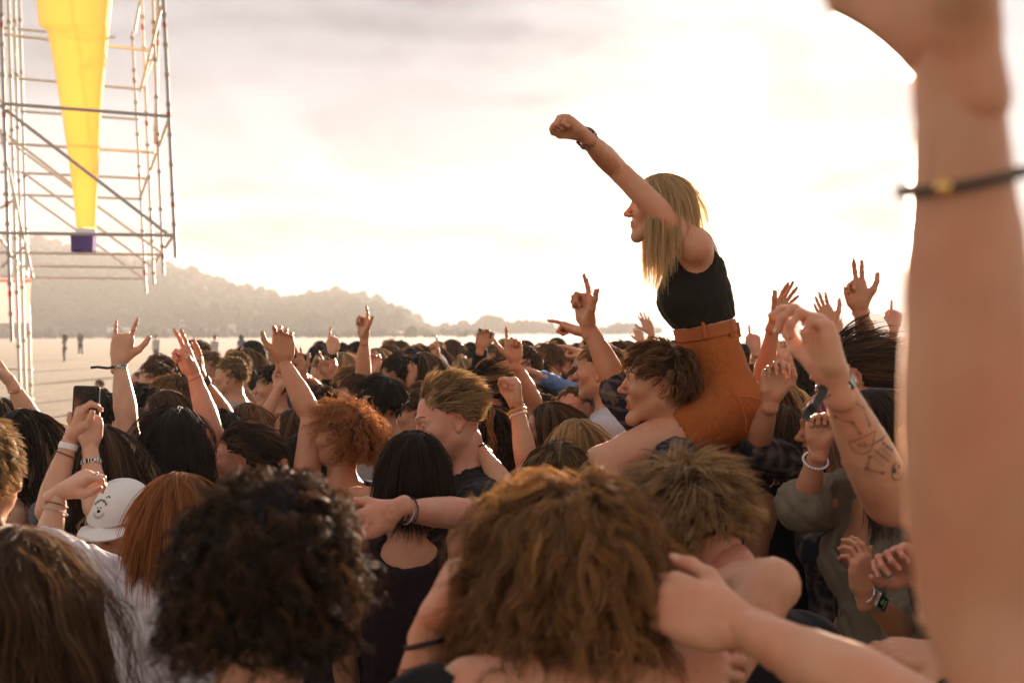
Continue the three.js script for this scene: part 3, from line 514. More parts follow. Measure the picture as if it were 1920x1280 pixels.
// things worn on an arm: t runs from the elbow (0) to the wrist (1)
function armFrame(G, side, t) {
  const A = G.info.arms[side], k = (G.info.fem ? 0.86 : 1) * G.info.s * (A.k ?? 1), y = V().subVectors(A.W, A.E).normalize(), c = A.E.clone().lerp(A.W, t), z = A.palm.clone().addScaledVector(y, -A.palm.dot(y)).normalize(), x = V().crossVectors(y, z);
  const q = [0.0365, 0.0415, 0.0325, 0.0232], r = k * (q[0] + t * ((-11 * q[0] + 18 * q[1] - 9 * q[2] + 2 * q[3]) / 2 + t * ((18 * q[0] - 45 * q[1] + 36 * q[2] - 9 * q[3]) / 2 + t * (-9 * q[0] + 27 * q[1] - 27 * q[2] + 9 * q[3]) / 2)));
  return { M: new THREE.Matrix4().makeBasis(x, y, z).setPosition(c), r: r + 0.0012 };
}
function band(G, side, t, { name = 'wristband', h = 0.014, th = 0.0015, mat, gap = 0.0008, tilt = 0 }) {
  const { M, r } = armFrame(G, side, t), a = r + gap, pr = [[a, -h / 2], [a + th, -h / 2], [a + th, h / 2], [a, h / 2], [a, -h / 2]].map((q) => new THREE.Vector2(...q));
  const g = new THREE.LatheGeometry(pr, 40); if (tilt) g.rotateX(tilt); return G.info.put(name, g.applyMatrix4(M), mat);
}
function cord(G, side, t, { name = 'bracelet', r: cr = 0.0016, mat, tilt = 0.15, loose = 0.001 }) {
  const { M, r } = armFrame(G, side, t), g = new THREE.TorusGeometry(r + cr + loose, cr, 8, 48).rotateX(Math.PI / 2 + tilt); return G.info.put(name, g.applyMatrix4(M), mat);
}
function beads(G, side, t, { name = 'bead_bracelet', r: br = 0.004, mat, tilt = 0.12, loose = 0.001, jitter = 0 }) {
  const { M, r } = armFrame(G, side, t), q = r + br + loose, n = Math.floor(6.283 * q / (br * 2)), list = [];
  for (let i = 0; i < n; i++) { const a = i / n * 6.2832, b = new THREE.SphereGeometry(br * (1 + rr(-jitter, jitter)), 7, 5); b.translate(Math.cos(a) * q, rr(-jitter, jitter) * br, Math.sin(a) * q); list.push(b); }
  return G.info.put(name, mergeGeometries(list).rotateX(tilt).applyMatrix4(M), mat);
}
function ring(G, side, finger, { mat, stone = false }) {
  const A = G.info.arms[side], sx = side === 'L' ? -1 : 1, bx = [0.0285, 0.0098, -0.0092, -0.0268][finger], by = [0.0875, 0.0925, 0.0885, 0.0795][finger], c = POSES[A.hand][finger + 1], a = c * 1.45 - 0.05;
  const g = new THREE.TorusGeometry(0.0092, 0.0016, 8, 24).rotateX(Math.PI / 2), list = [g]; if (stone) list.push(new THREE.SphereGeometry(0.0045, 10, 8).translate(0, 0, -0.0115));
  const m = mergeGeometries(list).translate(0, 0.016, 0).rotateX(a).translate(bx * sx, by, 0).applyMatrix4(A.M); return G.info.put('ring', m, mat);
}
// ---------- the setting ----------
function noiseTex(size, f) { // square colour texture from f(u, v) -> [r, g, b] linear
  const d = new Uint8Array(size * size * 4), enc = (x) => 255 * clamp(x <= 0.0031308 ? x * 12.92 : 1.055 * Math.pow(x, 1 / 2.4) - 0.055);
  for (let j = 0; j < size; j++) for (let i = 0; i < size; i++) { const c = f(i / size, j / size), o = (j * size + i) * 4; d[o] = enc(c[0]); d[o + 1] = enc(c[1]); d[o + 2] = enc(c[2]); d[o + 3] = 255; }
  const t = new THREE.DataTexture(d, size, size); t.colorSpace = THREE.SRGBColorSpace; t.magFilter = THREE.LinearFilter; t.wrapS = t.wrapT = THREE.RepeatWrapping; t.needsUpdate = true; return t;
}
const structure = (o) => { o.userData.kind = 'structure'; return o; };
const pxAz = (px) => Math.atan((px - 960) / FPX), polar = (az, r, y) => V(Math.sin(az) * r, y, -Math.cos(az) * r);
{ // trampled meadow
  const tex = noiseTex(512, (u, v) => { const w = (a, b, s) => n2(Math.cos(u * 6.283) * a + s, Math.sin(u * 6.283) * a + Math.cos(v * 6.283) * b) , q = 0.5 + 0.5 * n2(u * 60, v * 60), p = 0.5 + 0.5 * w(3, 3, 4), t = clamp(p * 0.7 + q * 0.4 - 0.15); return [mix(0.20, 0.40, t), mix(0.155, 0.31, t), mix(0.09, 0.22, t)]; });
  const g = new THREE.CircleGeometry(900, 96).rotateX(-Math.PI / 2), p = g.attributes.position, uv = g.attributes.uv; for (let i = 0; i < p.count; i++) uv.setXY(i, p.getX(i) / 6, p.getZ(i) / 6);
  structure(mesh('ground', g, new THREE.MeshStandardMaterial({ map: tex, roughness: 1 })));
}
const RIDGE = [[-700, 470], [-300, 462], [0, 476], [60, 476], [150, 492], [200, 504], [290, 514], [330, 521], [400, 541], [450, 556], [500, 567], [545, 578], [600, 566], [650, 564], [700, 577], [740, 592], [775, 612], [820, 622]];
const ridgeY = (px) => { for (let i = 1; i < RIDGE.length; i++) if (px < RIDGE[i][0]) { const [a, b] = [RIDGE[i - 1], RIDGE[i]]; return mix(a[1], b[1], sstep(0, 1, (px - a[0]) / (b[0] - a[0]))); } return 622; };
function hillHeight(az, r) { const px = 960 + FPX * Math.tan(az), top = Math.max(0, (618 - ridgeY(px)) / FPX * 500) * 0.97, t = r < 500 ? sstep(300, 500, r) : 1 - sstep(500, 760, r); return top * t + (top > 0.5 ? 1.4 * t * n2(px * 0.02, r * 0.02) : 0); }
{
  const NA = 140, NR = 36, pos = [], idx = [], a0 = pxAz(-720), a1 = pxAz(830);
  for (let j = 0; j <= NR; j++) for (let i = 0; i <= NA; i++) { const az = mix(a0, a1, i / NA), r = mix(300, 760, j / NR), p = polar(az, r, hillHeight(az, r) - 0.05 + (j === 0 || j === NR ? -0.4 : 0)); pos.push(p.x, p.y, p.z); }
  for (let j = 0; j < NR; j++) for (let i = 0; i < NA; i++) { const p = j * (NA + 1) + i, q = p + NA + 1; idx.push(p, p + 1, q, p + 1, q + 1, q); }
  const g = new THREE.BufferGeometry(); g.setAttribute('position', new THREE.Float32BufferAttribute(pos, 3)); g.setIndex(idx); g.computeVertexNormals();
  structure(mesh('hill', g, std([0.07, 0.075, 0.035], 1)));
  const far = []; // a low ridge across the bay
  const P2 = [], I2 = []; for (let i = 0; i <= 60; i++) { const px = mix(1380, 2500, i / 60), az = pxAz(px), h = Math.max(0, 21 * sstep(1400, 1800, px) + 2 * n2(px * 0.01, 3)) ; for (const [r, y] of [[800, 0], [840, h], [890, 0]]) { const p = polar(az, r, y - 0.05); P2.push(p.x, p.y, p.z); } if (i) { const b = i * 3; for (const k of [0, 1]) I2.push(b - 3 + k, b + k, b - 2 + k, b + k, b + k + 1, b - 2 + k); } }
  const g2 = new THREE.BufferGeometry(); g2.setAttribute('position', new THREE.Float32BufferAttribute(P2, 3)); g2.setIndex(I2); g2.computeVertexNormals(); structure(mesh('hill', g2, std([0.06, 0.07, 0.04], 1)));
  // bay
  const W = new THREE.BufferGeometry(), wp = [], wi = []; for (let i = 0; i <= 24; i++) { const az = pxAz(mix(1090, 2600, i / 24)), r0 = 190 + 40 * Math.sin(i * 0.9); for (const r of [r0, 790]) { const p = polar(az, r, 0.05); wp.push(p.x, p.y, p.z); } if (i) wi.push(i * 2 - 2, i * 2, i * 2 - 1, i * 2, i * 2 + 1, i * 2 - 1); }
  W.setAttribute('position', new THREE.Float32BufferAttribute(wp, 3)); W.setIndex(wi); W.computeVertexNormals(); structure(mesh('water', W, std([0.10, 0.12, 0.13], 0.22)));
}
{ // woods on the hill and along the far edge of the meadow
  const clump = () => { const list = []; for (let i = 0; i < 6; i++) { const s = new THREE.IcosahedronGeometry(rr(0.28, 0.5), 1), p = s.attributes.position; for (let k = 0; k < p.count; k++) { const q = 1 + 0.22 * n3(p.getX(k) * 4 + i, p.getY(k) * 4, p.getZ(k) * 4); p.setXYZ(k, p.getX(k) * q, p.getY(k) * q, p.getZ(k) * q); } s.translate(rr(-0.35, 0.35), rr(0.35, 0.95), rr(-0.35, 0.35)); list.push(s); } const g = mergeGeometries(list); g.computeVertexNormals(); return g; };
  const g = clump(), N = 5900, M = new THREE.InstancedMesh(g, std([0.85, 0.85, 0.85], 1), N), m = new THREE.Matrix4(), c = new THREE.Color(); let n = 0;
  const add = (p, s, tall) => { m.compose(p, new THREE.Quaternion().setFromEuler(new THREE.Euler(0, rr(0, 6.28), 0)), V(s, s * tall, s)); M.setMatrixAt(n, m); c.setRGB(rr(0.035, 0.075), rr(0.05, 0.09), rr(0.018, 0.035)); M.setColorAt(n, c); n++; };
  while (n < 4300) { const px = rr(-650, 800), az = pxAz(px), r = rr(330, 560), h = hillHeight(az, r); if (h < 1 || n2(px * 0.012, r * 0.02) < -0.35) continue; add(polar(az, r, h - 0.5), rr(2.6, 5.2), rr(0.9, 1.4)); }
  while (n < 4800) { const px = rr(740, 1240), az = pxAz(px), r = rr(430, 480), s = 2.0 + 2.4 * Math.max(0, n2(px * 0.02, 1)) + (px > 890 && px < 1030 ? 1.5 : 0); add(polar(az, r, -0.3), s, rr(0.8, 1.3)); }
  while (n < 5500) { const row = Math.floor(rr(0, 3)), px = rr(-500, 900), az = pxAz(px), r = [255, 285, 310][row] + 14 * n2(px * 0.01, row) ; if (n2(px * 0.015, row * 7) < -0.15) { if (rnd() < 0.85) continue; } add(polar(az, r, -0.4), rr(0.8, 2.2), rr(0.6, 1.2)); }
  while (n < N) { const px = rr(1450, 2300), az = pxAz(px); add(polar(az, rr(800, 850), 0.5), rr(3, 5), 1); }
  M.name = 'woodland'; M.castShadow = M.receiveShadow = true; scene.add(M); tag(M, 'hazy woodland covering the far hills and meadow edge', 'woodland', null, 'stuff');
}
{ // small pale houses at the foot of the hill
  const wallM = std([0.7, 0.68, 0.64], 0.9), roofM = std([0.16, 0.08, 0.06], 0.9), glass = std([0.05, 0.06, 0.07], 0.2);
  const H = [[222, 300, 6, 'white gabled house low on the hazy hillside behind the raised rock-sign hand'], [425, 330, 4.5, 'small pale house at the foot of the hill above the round sign'], [444, 345, 4, 'pale house just right of another at the foot of the hill'], [655, 340, 4, 'pale house in the haze beneath the second hill'], [731, 360, 3.5, 'white house at the right end of the second hill'], [335, 340, 5, 'pale house in the haze between the two raised hands at the left']];
  for (const [px, r, w, label] of H) {
    const G = thing('house', polar(pxAz(px), r, hillHeight(pxAz(px), r) - 0.1), label, 'house', 'houses below the hill'); G.rotation.y = rr(-0.5, 0.5);
    mesh('wall', new THREE.BoxGeometry(w, 2.8, w * 0.7).translate(0, 1.4, 0), wallM, G);
    const sh = new THREE.Shape([[-w * 0.54, 0], [w * 0.54, 0], [0, w * 0.38]].map((q) => new THREE.Vector2(...q))); mesh('roof', new THREE.ExtrudeGeometry(sh, { depth: w * 0.76, bevelEnabled: false }).translate(0, 2.81, -w * 0.38), roofM, G);
    for (const x of [-0.25, 0.25]) mesh('window', new THREE.BoxGeometry(w * 0.15, 0.9, 0.1).translate(x * w, 1.5, w * 0.35 + 0.03), glass, G);
    mesh('door', new THREE.BoxGeometry(w * 0.14, 1.8, 0.1).translate(0, 0.9, w * 0.35 + 0.04), roofM, G);
  }
}
{ // stage scaffold at the left, leaning tubes and couplers
  const steel = [std([0.62, 0.58, 0.54], 0.5, { metalness: 0.3 }), std([0.40, 0.38, 0.38], 0.5, { metalness: 0.3 })], rust = std([0.40, 0.10, 0.06], 0.6), dark = std([0.36, 0.33, 0.31], 0.5, { metalness: 0.3 });
  const base = at(30, 620, 16); base.y = 0;
  const G = thing('scaffold_tower', base, 'tall steel tube scaffold tower hung with a yellow fabric funnel at the stage side', 'scaffold');
  const tube = (a, b, r = 0.0242, m = steel[0]) => { const P3 = (q) => (q.isVector3 ? q.clone() : at(...q)), A = P3(a), B = P3(b), d = V().subVectors(B, A), g = new THREE.CylinderGeometry(r, r, d.length(), 10).applyQuaternion(new THREE.Quaternion().setFromUnitVectors(V(0, 1, 0), d.clone().normalize())); const c = A.clone().add(B).multiplyScalar(0.5).sub(base); return mesh('tube', g.translate(c.x, c.y, c.z), m, G); };
  const knot = (p) => { const A = (p.isVector3 ? p.clone() : at(...p)).sub(base); mesh('coupler', new THREE.CylinderGeometry(0.038, 0.038, 0.05, 8).translate(A.x, A.y, A.z), dark, G); };
  const leg = (x0, y0, x1, y1, d, r, m, step = 56) => { tube([x0, y0, d], [x1, y1, d], r, m); for (let y = Math.max(y0, -40) + 12, i = 0; y < y1 - 10; y += step, i++) { const x = mix(x0, x1, (y - y0) / (y1 - y0)); knot([x, y, d]); if (i % 3 === 1) tube([x, y + 14, d - 0.003], [mix(x0, x1, (y + 24 - y0) / (y1 - y0)), y + 24, d - 0.003], r + 0.003, rust); } };
  // front plane
  leg(303, -60, 329, 483, 14, 0.027, steel[1]); leg(-2, -60, 21, 640, 14, 0.025, steel[1]);
  for (const [a, b, m] of [[[3, 194, 14.02], [316, 218, 14.02], 1], [[-40, 436, 14.02], [326, 441, 14.02], 1], [[0, 198, 14.05], [313, 438, 14.05], 1], [[-60, 40, 14.05], [0, 190, 14.05], 0]]) tube(a, b, 0.025, steel[m]);
  // inner and rear planes, some down to the ground
  leg(262, -60, 288, 532, 16, 0.024, steel[0], 60); leg(283, -60, 306, 515, 15, 0.024, steel[0], 70); leg(247, 60, 273, 549, 17.5, 0.024, steel[0], 60); leg(297, -60, 291, 270, 15.5, 0.028, steel[1], 90);
  for (const [x0, x1, d] of [[13, 33, 15.5], [24, 43, 16.5], [34, 53, 18]]) { const top = at(x0, -60, d), foot = at(x1 + 6, 700, d); foot.y = 0; tube(top, foot, 0.025, steel[0]); for (let k = 1; k < 9; k++) knot(top.clone().lerp(foot, k / 9)); }
  for (const [x0, y0, x1, y1, d] of [[0, 52, 215, 70, 17], [0, 64, 285, 95, 15.6], [25, 146, 270, 168, 17], [0, 268, 291, 286, 15.5], [5, 206, 262, 224, 17.5], [0, 322, 276, 335, 17], [5, 364, 264, 373, 18], [-20, 473, 303, 477, 15.5], [40, 498, 272, 501, 16.8], [0, 519, 274, 522, 18], [-10, 692, 60, 692, 17], [-20, 745, 62, 748, 17]]) tube([x0, y0, d], [x1, y1, d], 0.024);
  for (const [x0, y0, d0, x1, y1, d1] of [[0, 243, 15.5, 150, 358, 15.5], [20, 268, 16, 302, 474, 16], [45, 325, 17.5, 285, 500, 17.5], [50, 365, 18, 270, 522, 18], [302, 12, 14.2, 263, 170, 16], [263, 170, 16, 291, 95, 15.5], [315, 226, 14, 262, 372, 17.5], [326, 440, 14, 284, 500, 17], [251, 60, 17.5, 262, 0, 17], [0, 390, 17, 30, 372, 17], [0, 245, 15, 60, 520, 15.2], [2, 500, 15.2, 48, 460, 15.2], [-5, 440, 14.4, 52, 520, 18]]) tube([x0, y0, d0], [x1, y1, d1], 0.022, steel[0]);
  // yellow funnel of stretched cloth, a purple bag below it, a pink banner
  const prof = [[-90, 50, 218], [-20, 64, 212], [48, 72, 205], [56, 86, 204], [100, 96, 200], [160, 106, 194], [220, 116, 189], [300, 128, 185], [380, 138, 181], [428, 143, 179]], pos = [], uv = [], idx = [], NS = 20;
  const fb = at(160, 430, 14.7);
  prof.forEach(([y, a, b], j) => { for (let i = 0; i <= NS; i++) { const t = i / NS * Math.PI * 2, c = (a + b) / 2, h = (b - a) / 2, p = at(c + h * Math.cos(t), y + 3 * Math.sin(t), 14.7 + 0.9 * h / 126 * Math.sin(t)).sub(fb); pos.push(p.x, p.y, p.z); uv.push(i / NS, y / 400); if (j && i) { const q = j * (NS + 1) + i; idx.push(q - NS - 2, q - NS - 1, q - 1, q - 1, q - NS - 1, q); } } });
  const g = new THREE.BufferGeometry(); g.setAttribute('position', new THREE.Float32BufferAttribute(pos, 3)); g.setIndex(idx); g.computeVertexNormals();
  const F = thing('fabric_funnel', fb, 'long yellow stretch fabric funnel hanging inside the scaffold', 'banner');
  mesh('cloth', g, new THREE.MeshPhysicalMaterial({ color: lin(0.97, 0.73, 0.27), roughness: 0.9, transmission: 0.55, thickness: 0, side: THREE.DoubleSide }), F);
  const tie = at(161, 433, 14.7).sub(fb); mesh('tie', new THREE.CylinderGeometry(0.14, 0.15, 0.06, 18).translate(tie.x, tie.y, tie.z), std([0.75, 0.76, 0.78], 0.7), F);
  const bp = at(156, 473, 14.3), sz = 38 / FPX * 14.3, B = thing('fabric_bag', bp, 'purple cloth square hanging under the yellow funnel', 'cloth');
  const bg = new THREE.BoxGeometry(sz, 36 / FPX * 14.3, 0.12, 6, 6, 1), q = bg.attributes.position; for (let i = 0; i < q.count; i++) { q.setZ(i, q.getZ(i) + 0.03 * Math.sin(q.getX(i) * 30)); q.setX(i, q.getX(i) * (1 + q.getY(i) * 0.3)); } bg.computeVertexNormals();
  mesh('cloth', bg.translate(0, 18 / FPX * 14.3, 0), std([0.10, 0.05, 0.26], 0.85), B); mesh('seam', new THREE.BoxGeometry(sz * 1.04, 0.03, 0.13).translate(0, 0.02, 0), std([0.04, 0.02, 0.12], 0.9), B);
  const c0 = at(22, 605, 17), P = thing('pink_banner', c0, 'pink banner stretched between the scaffold legs low at the stage side', 'banner'), pg = new THREE.PlaneGeometry(68 / FPX * 17, 84 / FPX * 17, 10, 8), pq = pg.attributes.position; for (let i = 0; i < pq.count; i++) pq.setZ(i, 0.03 * Math.sin(pq.getX(i) * 9 + pq.getY(i) * 4)); pg.computeVertexNormals();
  mesh('cloth', pg.translate(0, 42 / FPX * 17, 0), new THREE.MeshPhysicalMaterial({ color: lin(0.90, 0.36, 0.34), roughness: 0.9, transmission: 0.6, thickness: 0, side: THREE.DoubleSide }), P);
}
{ // round sign on a pole in the field
  const p = at(433, 678, 20), b = V(p.x, 0, p.z), S = thing('round_sign', b, 'round white sign on a thin pole in the dusty field', 'sign');
  mesh('disc', new THREE.CylinderGeometry(0.11, 0.11, 0.012, 24).rotateX(Math.PI / 2).translate(0, p.y, 0), std([0.8, 0.8, 0.8], 0.6), S); mesh('pole', new THREE.CylinderGeometry(0.02, 0.02, p.y - 0.09, 8).translate(0, (p.y - 0.09) / 2, 0.02), std([0.5, 0.5, 0.5], 0.6), S);
}

// ---------- the crowd ----------
const BLACK = [0.018, 0.016, 0.017], WHITE = [0.72, 0.72, 0.76], KHAKI = [0.15, 0.115, 0.075], OLIVE = [0.17, 0.14, 0.10], GREY = [0.42, 0.43, 0.46], PURPLE = [0.05, 0.025, 0.09];
const mBlack = std([0.015, 0.015, 0.016], 0.55), mSilver = std([0.75, 0.74, 0.72], 0.25, { metalness: 1 }), mGold = std([0.85, 0.55, 0.18], 0.25, { metalness: 1 }), mWhite = std([0.78, 0.77, 0.75], 0.5), mRed = std([0.35, 0.03, 0.03], 0.7), mBrown = std([0.10, 0.06, 0.04], 0.5), mGrey = std([0.42, 0.40, 0.37], 0.6);
function textTex(w, h, bg, draw, alpha = false) { const c = document.createElement('canvas'); c.width = w; c.height = h; const x = c.getContext('2d'); if (bg) { x.fillStyle = bg; x.fillRect(0, 0, w, h); } draw(x, w, h); const t = new THREE.CanvasTexture(c); t.colorSpace = THREE.SRGBColorSpace; t.magFilter = THREE.LinearFilter; return t; }
POSES.limp = [0.15, 0.42, 0.6, 0.66, 0.7, 0.35];

// --- close to the camera
person({ label: 'person with a mop of dark brown curls, seen from behind close to the camera', head: [502, 1112, 1.30], yaw: 178, pitch: 6, res: 'near', noface: true, size: 1.0, hair: { cut: 'curly', col: 'dark', close: true, many: 1.0, streak: [[0.05, 0.024, 0.010], [0.16, 0.075, 0.028]], thick: 0.034, cap: 0.018, len: [0.06, 0.105], low: -0.8, curlN: 1.7, curlR: 0.015, grav: 0.16, clump: 0.85, per: 14, lock: 0.010, frizz: 0.004 }, shirt: { col: BLACK }, armR: { e: [880, 1290, 1.26], w: [1225, 1268, 1.30], hand: 'relaxed', dir: [0.95, 0.1, -0.1], palm: [0, -0.6, -0.7] } });  // streak: orange sun glow on the dark curls, put into lighter-coloured locks
const wavy = person({ label: 'person with tousled wavy chestnut hair, bare shoulders, one hand behind the head', head: [1052, 1085, 1.42], yaw: 195, pitch: 10, roll: 6, res: 'near', noface: true, size: 1.0, skin: 0, hair: { cut: 'wavy', col: 'chestnut', close: true, many: 1.1, streak: [[0.24, 0.115, 0.04], [0.60, 0.33, 0.12]], len: [0.13, 0.20], thick: 0.036, curlR: 0.02, curlN: 0.5, clump: 0.78, per: 14, grav: 0.26, frizz: 0.005 }, shirt: { type: 'tank', col: BLACK },
  armL: { e: [772, 1400, 1.40], w: [806, 1165, 1.46], hand: 'grip', dir: [0.45, 0.9, 0], palm: [0.9, -0.3, -0.2] }, armR: { e: [1452, 1095, 1.48], w: [1290, 1118, 1.62], hand: 'grip', dir: [-0.9, 0.1, -0.3], palm: [-0.2, -0.6, -0.7] } });
band(wavy, 'L', 0.82, { name: 'hair_tie', h: 0.007, th: 0.004, mat: mBlack, tilt: -0.35 }); cord(wavy, 'L', 0.62, { name: 'string_bracelet', r: 0.001, mat: mRed, tilt: -0.2 }); beads(wavy, 'L', 0.48, { r: 0.0022, mat: mSilver, tilt: -0.2, jitter: 0.3 });
person({ label: 'person with spiky dark-rooted blond hair bowing the head, seen from behind', head: [1298, 1004, 1.74], yaw: -150, pitch: 30, roll: -8, res: 'near', skin: 4, noface: true, size: 1.03, hair: { cut: 'spiky', col: 'dirty', close: true, len: [0.06, 0.10], thick: 0.03, grav: 0.12, streak: HC.blond, wild: 0.2 }, shirt: { col: BLACK } });
raiser({ label: 'person at the lower edge reaching a bare forearm to the nape of the wavy-haired one', side: 'L', turn: 200, skin: 0, res: 'near', yaw: 180, hair: { cut: 'short', col: 'brown' }, shirt: { col: [0.05, 0.05, 0.06] }, arm: { e: [1700, 1330, 1.08], w: [1385, 1172, 1.24], hand: 'hold', dir: [-0.9, 0.2, -0.4], palm: [-0.35, -0.25, -0.9], down: [0.9, -0.5, 0.5], k: 1.05 } });
const strap = person({ label: 'woman with long wavy brown hair and a white strap top in the lower left corner', head: [22, 1135, 1.48], yaw: 176, res: 'near', fem: true, noface: true, hair: { cut: 'longwavy', col: 'brown', close: true, many: 0.8, curlR: 0.009 }, shirt: { type: 'tank', col: WHITE, dipBack: 0.16 } });
const ginger = person({ label: 'woman with straight copper hair in a loose white linen shirt, arm lifted', head: [340, 970, 2.2], yaw: 174, res: 'near', fem: true, noface: true, skin: 2, hair: { cut: 'long', col: 'copper', many: 1.3, len: [0.24, 0.33] }, shirt: { type: 'roll', col: WHITE, loose: 0.026, folds: 2.2, fscale: 0.6, cell: 0.009, name: 'linen_shirt' },
  armL: { e: [78, 1050, 2.16], w: [112, 922, 2.20], hand: 'droop', dir: [0.78, 0.5, -0.25], palm: [0.4, -0.7, -0.45] } });
cord(ginger, 'L', 0.80, { mat: mBrown, tilt: 0.1 }); beads(ginger, 'L', 0.70, { r: 0.0022, mat: mGrey }); ring(ginger, 'L', 1, { mat: mSilver, stone: true });
const cap = person({ label: 'blond person facing the camera and smiling under a white cap', head: [226, 982, 2.55], yaw: -12, pitch: 16, res: 'near', fem: true, face: 'e', skin: 0, hair: { cut: 'longwavy', col: 'pale', len: [0.22, 0.34], curlR: 0.016, curlN: 1.2, thick: 0.04, maskY: 0.45 }, shirt: { col: [0.05, 0.05, 0.05] } });
{ // the cap
  const I = cap.info, pr = []; for (let i = 0; i <= 14; i++) { const t = i / 14 * Math.PI * 0.52; pr.push(new THREE.Vector2(Math.max(0.0001, Math.sin(t)), Math.cos(t))); }
  const dome = new THREE.LatheGeometry(pr, 48).scale(0.094, 0.098, 0.116).translate(0, 0.046, -0.010); const capM = I.put('cap', dome.applyMatrix4(I.H), std([0.74, 0.72, 0.70], 0.85, { side: THREE.DoubleSide }));
  const br = new THREE.CylinderGeometry(1, 1, 1, 40, 1, false, -Math.PI / 2, Math.PI), p = br.attributes.position; for (let i = 0; i < p.count; i++) { const x = p.getX(i) * 0.086, z = p.getZ(i), y = p.getY(i); p.setXYZ(i, x, 0.046 + y * 0.004 - x * x * 3.2 - Math.max(0, z) * 0.022, 0.075 + Math.max(0, z) * 0.088); } br.computeVertexNormals(); I.put('brim', br.applyMatrix4(I.H), std([0.74, 0.72, 0.70], 0.85, { side: THREE.DoubleSide }), capM);
  I.put('button', new THREE.SphereGeometry(0.007, 10, 8).translate(0, 0.145, -0.01).applyMatrix4(I.H), mWhite, capM);
  const em = textTex(256, 256, null, (x) => { x.strokeStyle = x.fillStyle = '#222'; x.lineWidth = 6; x.beginPath(); x.arc(128, 150, 60, 0.2, 2.9); x.stroke(); x.lineWidth = 4; x.beginPath(); x.arc(128, 140, 86, 0.5, 2.6); x.stroke(); x.beginPath(); x.ellipse(128, 152, 22, 16, 0, 0, 7); x.fill(); x.beginPath(); x.arc(108, 120, 8, 0, 7); x.arc(148, 120, 8, 0, 7); x.fill(); for (let i = 0; i < 15; i++) { x.save(); x.translate(128, 142); x.rotate((i - 7) * 0.15); x.fillRect(-4 - (i % 3), -96, 7 + (i % 2) * 4, 12 + (i * 7) % 11); x.restore(); } x.lineWidth = 8; x.beginPath(); x.arc(190, 50, 22, 3.6, 6); x.stroke(); });
  const pg = new THREE.PlaneGeometry(0.07, 0.07, 12, 12), q = pg.attributes.position; for (let i = 0; i < q.count; i++) { const x = q.getX(i) / 0.0955, y = (q.getY(i) + 0.052) / 0.0995; q.setXYZ(i, q.getX(i), 0.046 + q.getY(i) + 0.052, -0.010 + 0.1185 * Math.sqrt(Math.max(0.02, 1 - x * x - y * y))); } pg.computeVertexNormals();
  I.put('emblem', pg.applyMatrix4(I.H), new THREE.MeshStandardMaterial({ map: em, transparent: true, roughness: 0.9 }), capM);
}
person({ label: 'man with cropped sandy hair and a dark shirt cut off by the left edge', head: [-42, 892, 1.9], yaw: -160, res: 'near', noface: true, hair: { cut: 'crop', col: 'dirty', many: 1.2 }, shirt: { col: [0.025, 0.022, 0.02] } });

// --- the couple and those round them
const kiss = person({ label: 'blond short-haired man in a black t-shirt bending to kiss the bob-haired woman', head: [840, 790, 2.62], yaw: -72, pitch: 16, roll: 4, res: 'near', skin: 4, size: 1.02, turn: -75, hair: { cut: 'short', col: 'dirty', streak: HC.blond, comb: 'back', high: 0.06, lift: 0.5, len: [0.06, 0.09], thick: 0.024, taper: 0.15, grav: 0.15, many: 1.3 }, shirt: { col: BLACK, cell: 0.010 }, lean: [0.05, -0.05],
  armL: { e: [880, 962, 2.26], w: [738, 957, 2.13], hand: 'flat', dir: [-0.88, -0.42, 0.1], palm: [-0.25, -0.3, -0.9] } });
for (const [t, m] of [[0.90, mBlack], [0.85, mSilver], [0.80, mBlack], [0.95, mBlack]]) beads(kiss, 'L', t, { r: 0.0027, mat: m, tilt: 0.05, jitter: 0.15 });
const bob = person({ label: 'woman with a dark brown bob and black tank top from behind, hugging the blond man', head: [777, 886, 2.36], yaw: 176, pitch: 4, res: 'near', fem: true, noface: true, hair: { cut: 'bob', col: 'dark', len: [0.195, 0.225], many: 1.4, thick: 0.010 }, shirt: { type: 'tank', col: [0.022, 0.012, 0.015], hem: 0.44, dip: 0.10, dipBack: 0.05, cell: 0.010 }, trousers: { col: KHAKI, top: 0.425, loose: 0.022, fine: true },
  armR: { e: [955, 926, 2.5], w: [900, 842, 2.62], hand: 'relaxed', dir: [-0.7, 0.5, -0.3], palm: [-0.6, -0.5, -0.3] } });
beads(bob, 'R', 0.95, { r: 0.003, mat: mBlack });
const curly = person({ label: 'person with a big ginger curly mop, chin lifted, waving one hand', head: [640, 826, 3.1], yaw: -98, pitch: -14, res: 'near', skin: 1, turn: -150, size: 0.98, hair: { cut: 'curly', col: 'ginger', thick: 0.05, len: [0.07, 0.13], low: -0.75, high: 0.06, grav: 0.1, many: 0.9 }, shirt: { type: 'tank', col: [0.03, 0.032, 0.04] },
  armL: { e: [584, 782, 3.15], w: [530, 676, 3.2], hand: 'claw', dir: [0.05, 1, 0.1], palm: [0.2, 0.1, 1], k: 1.08 }, armR: { e: [668, 932, 2.95], w: [800, 945, 2.8], hand: 'relaxed' } });
const shades = person({ label: 'dark-haired man in profile with sunglasses pushed up, raising a two-finger sign', head: [452, 862, 3.2], yaw: -84, res: 'near', skin: 4, hair: { cut: 'back', col: 'dark', many: 1.0, streak: HC.brown, len: [0.09, 0.14], thick: 0.026 }, shirt: { col: [0.5, 0.5, 0.52] }, turn: -90,
  armR: { e: [396, 808, 3.22], w: [362, 700, 3.22], hand: 'peace', dir: [-0.42, 0.9, 0], palm: [-0.5, -0.1, 0.8], k: 1.05 } });
cord(shades, 'R', 0.92, { name: 'string_bracelet', r: 0.0014, mat: mRed, tilt: 0.2 }); ring(shades, 'R', 0, { mat: mSilver, stone: true });
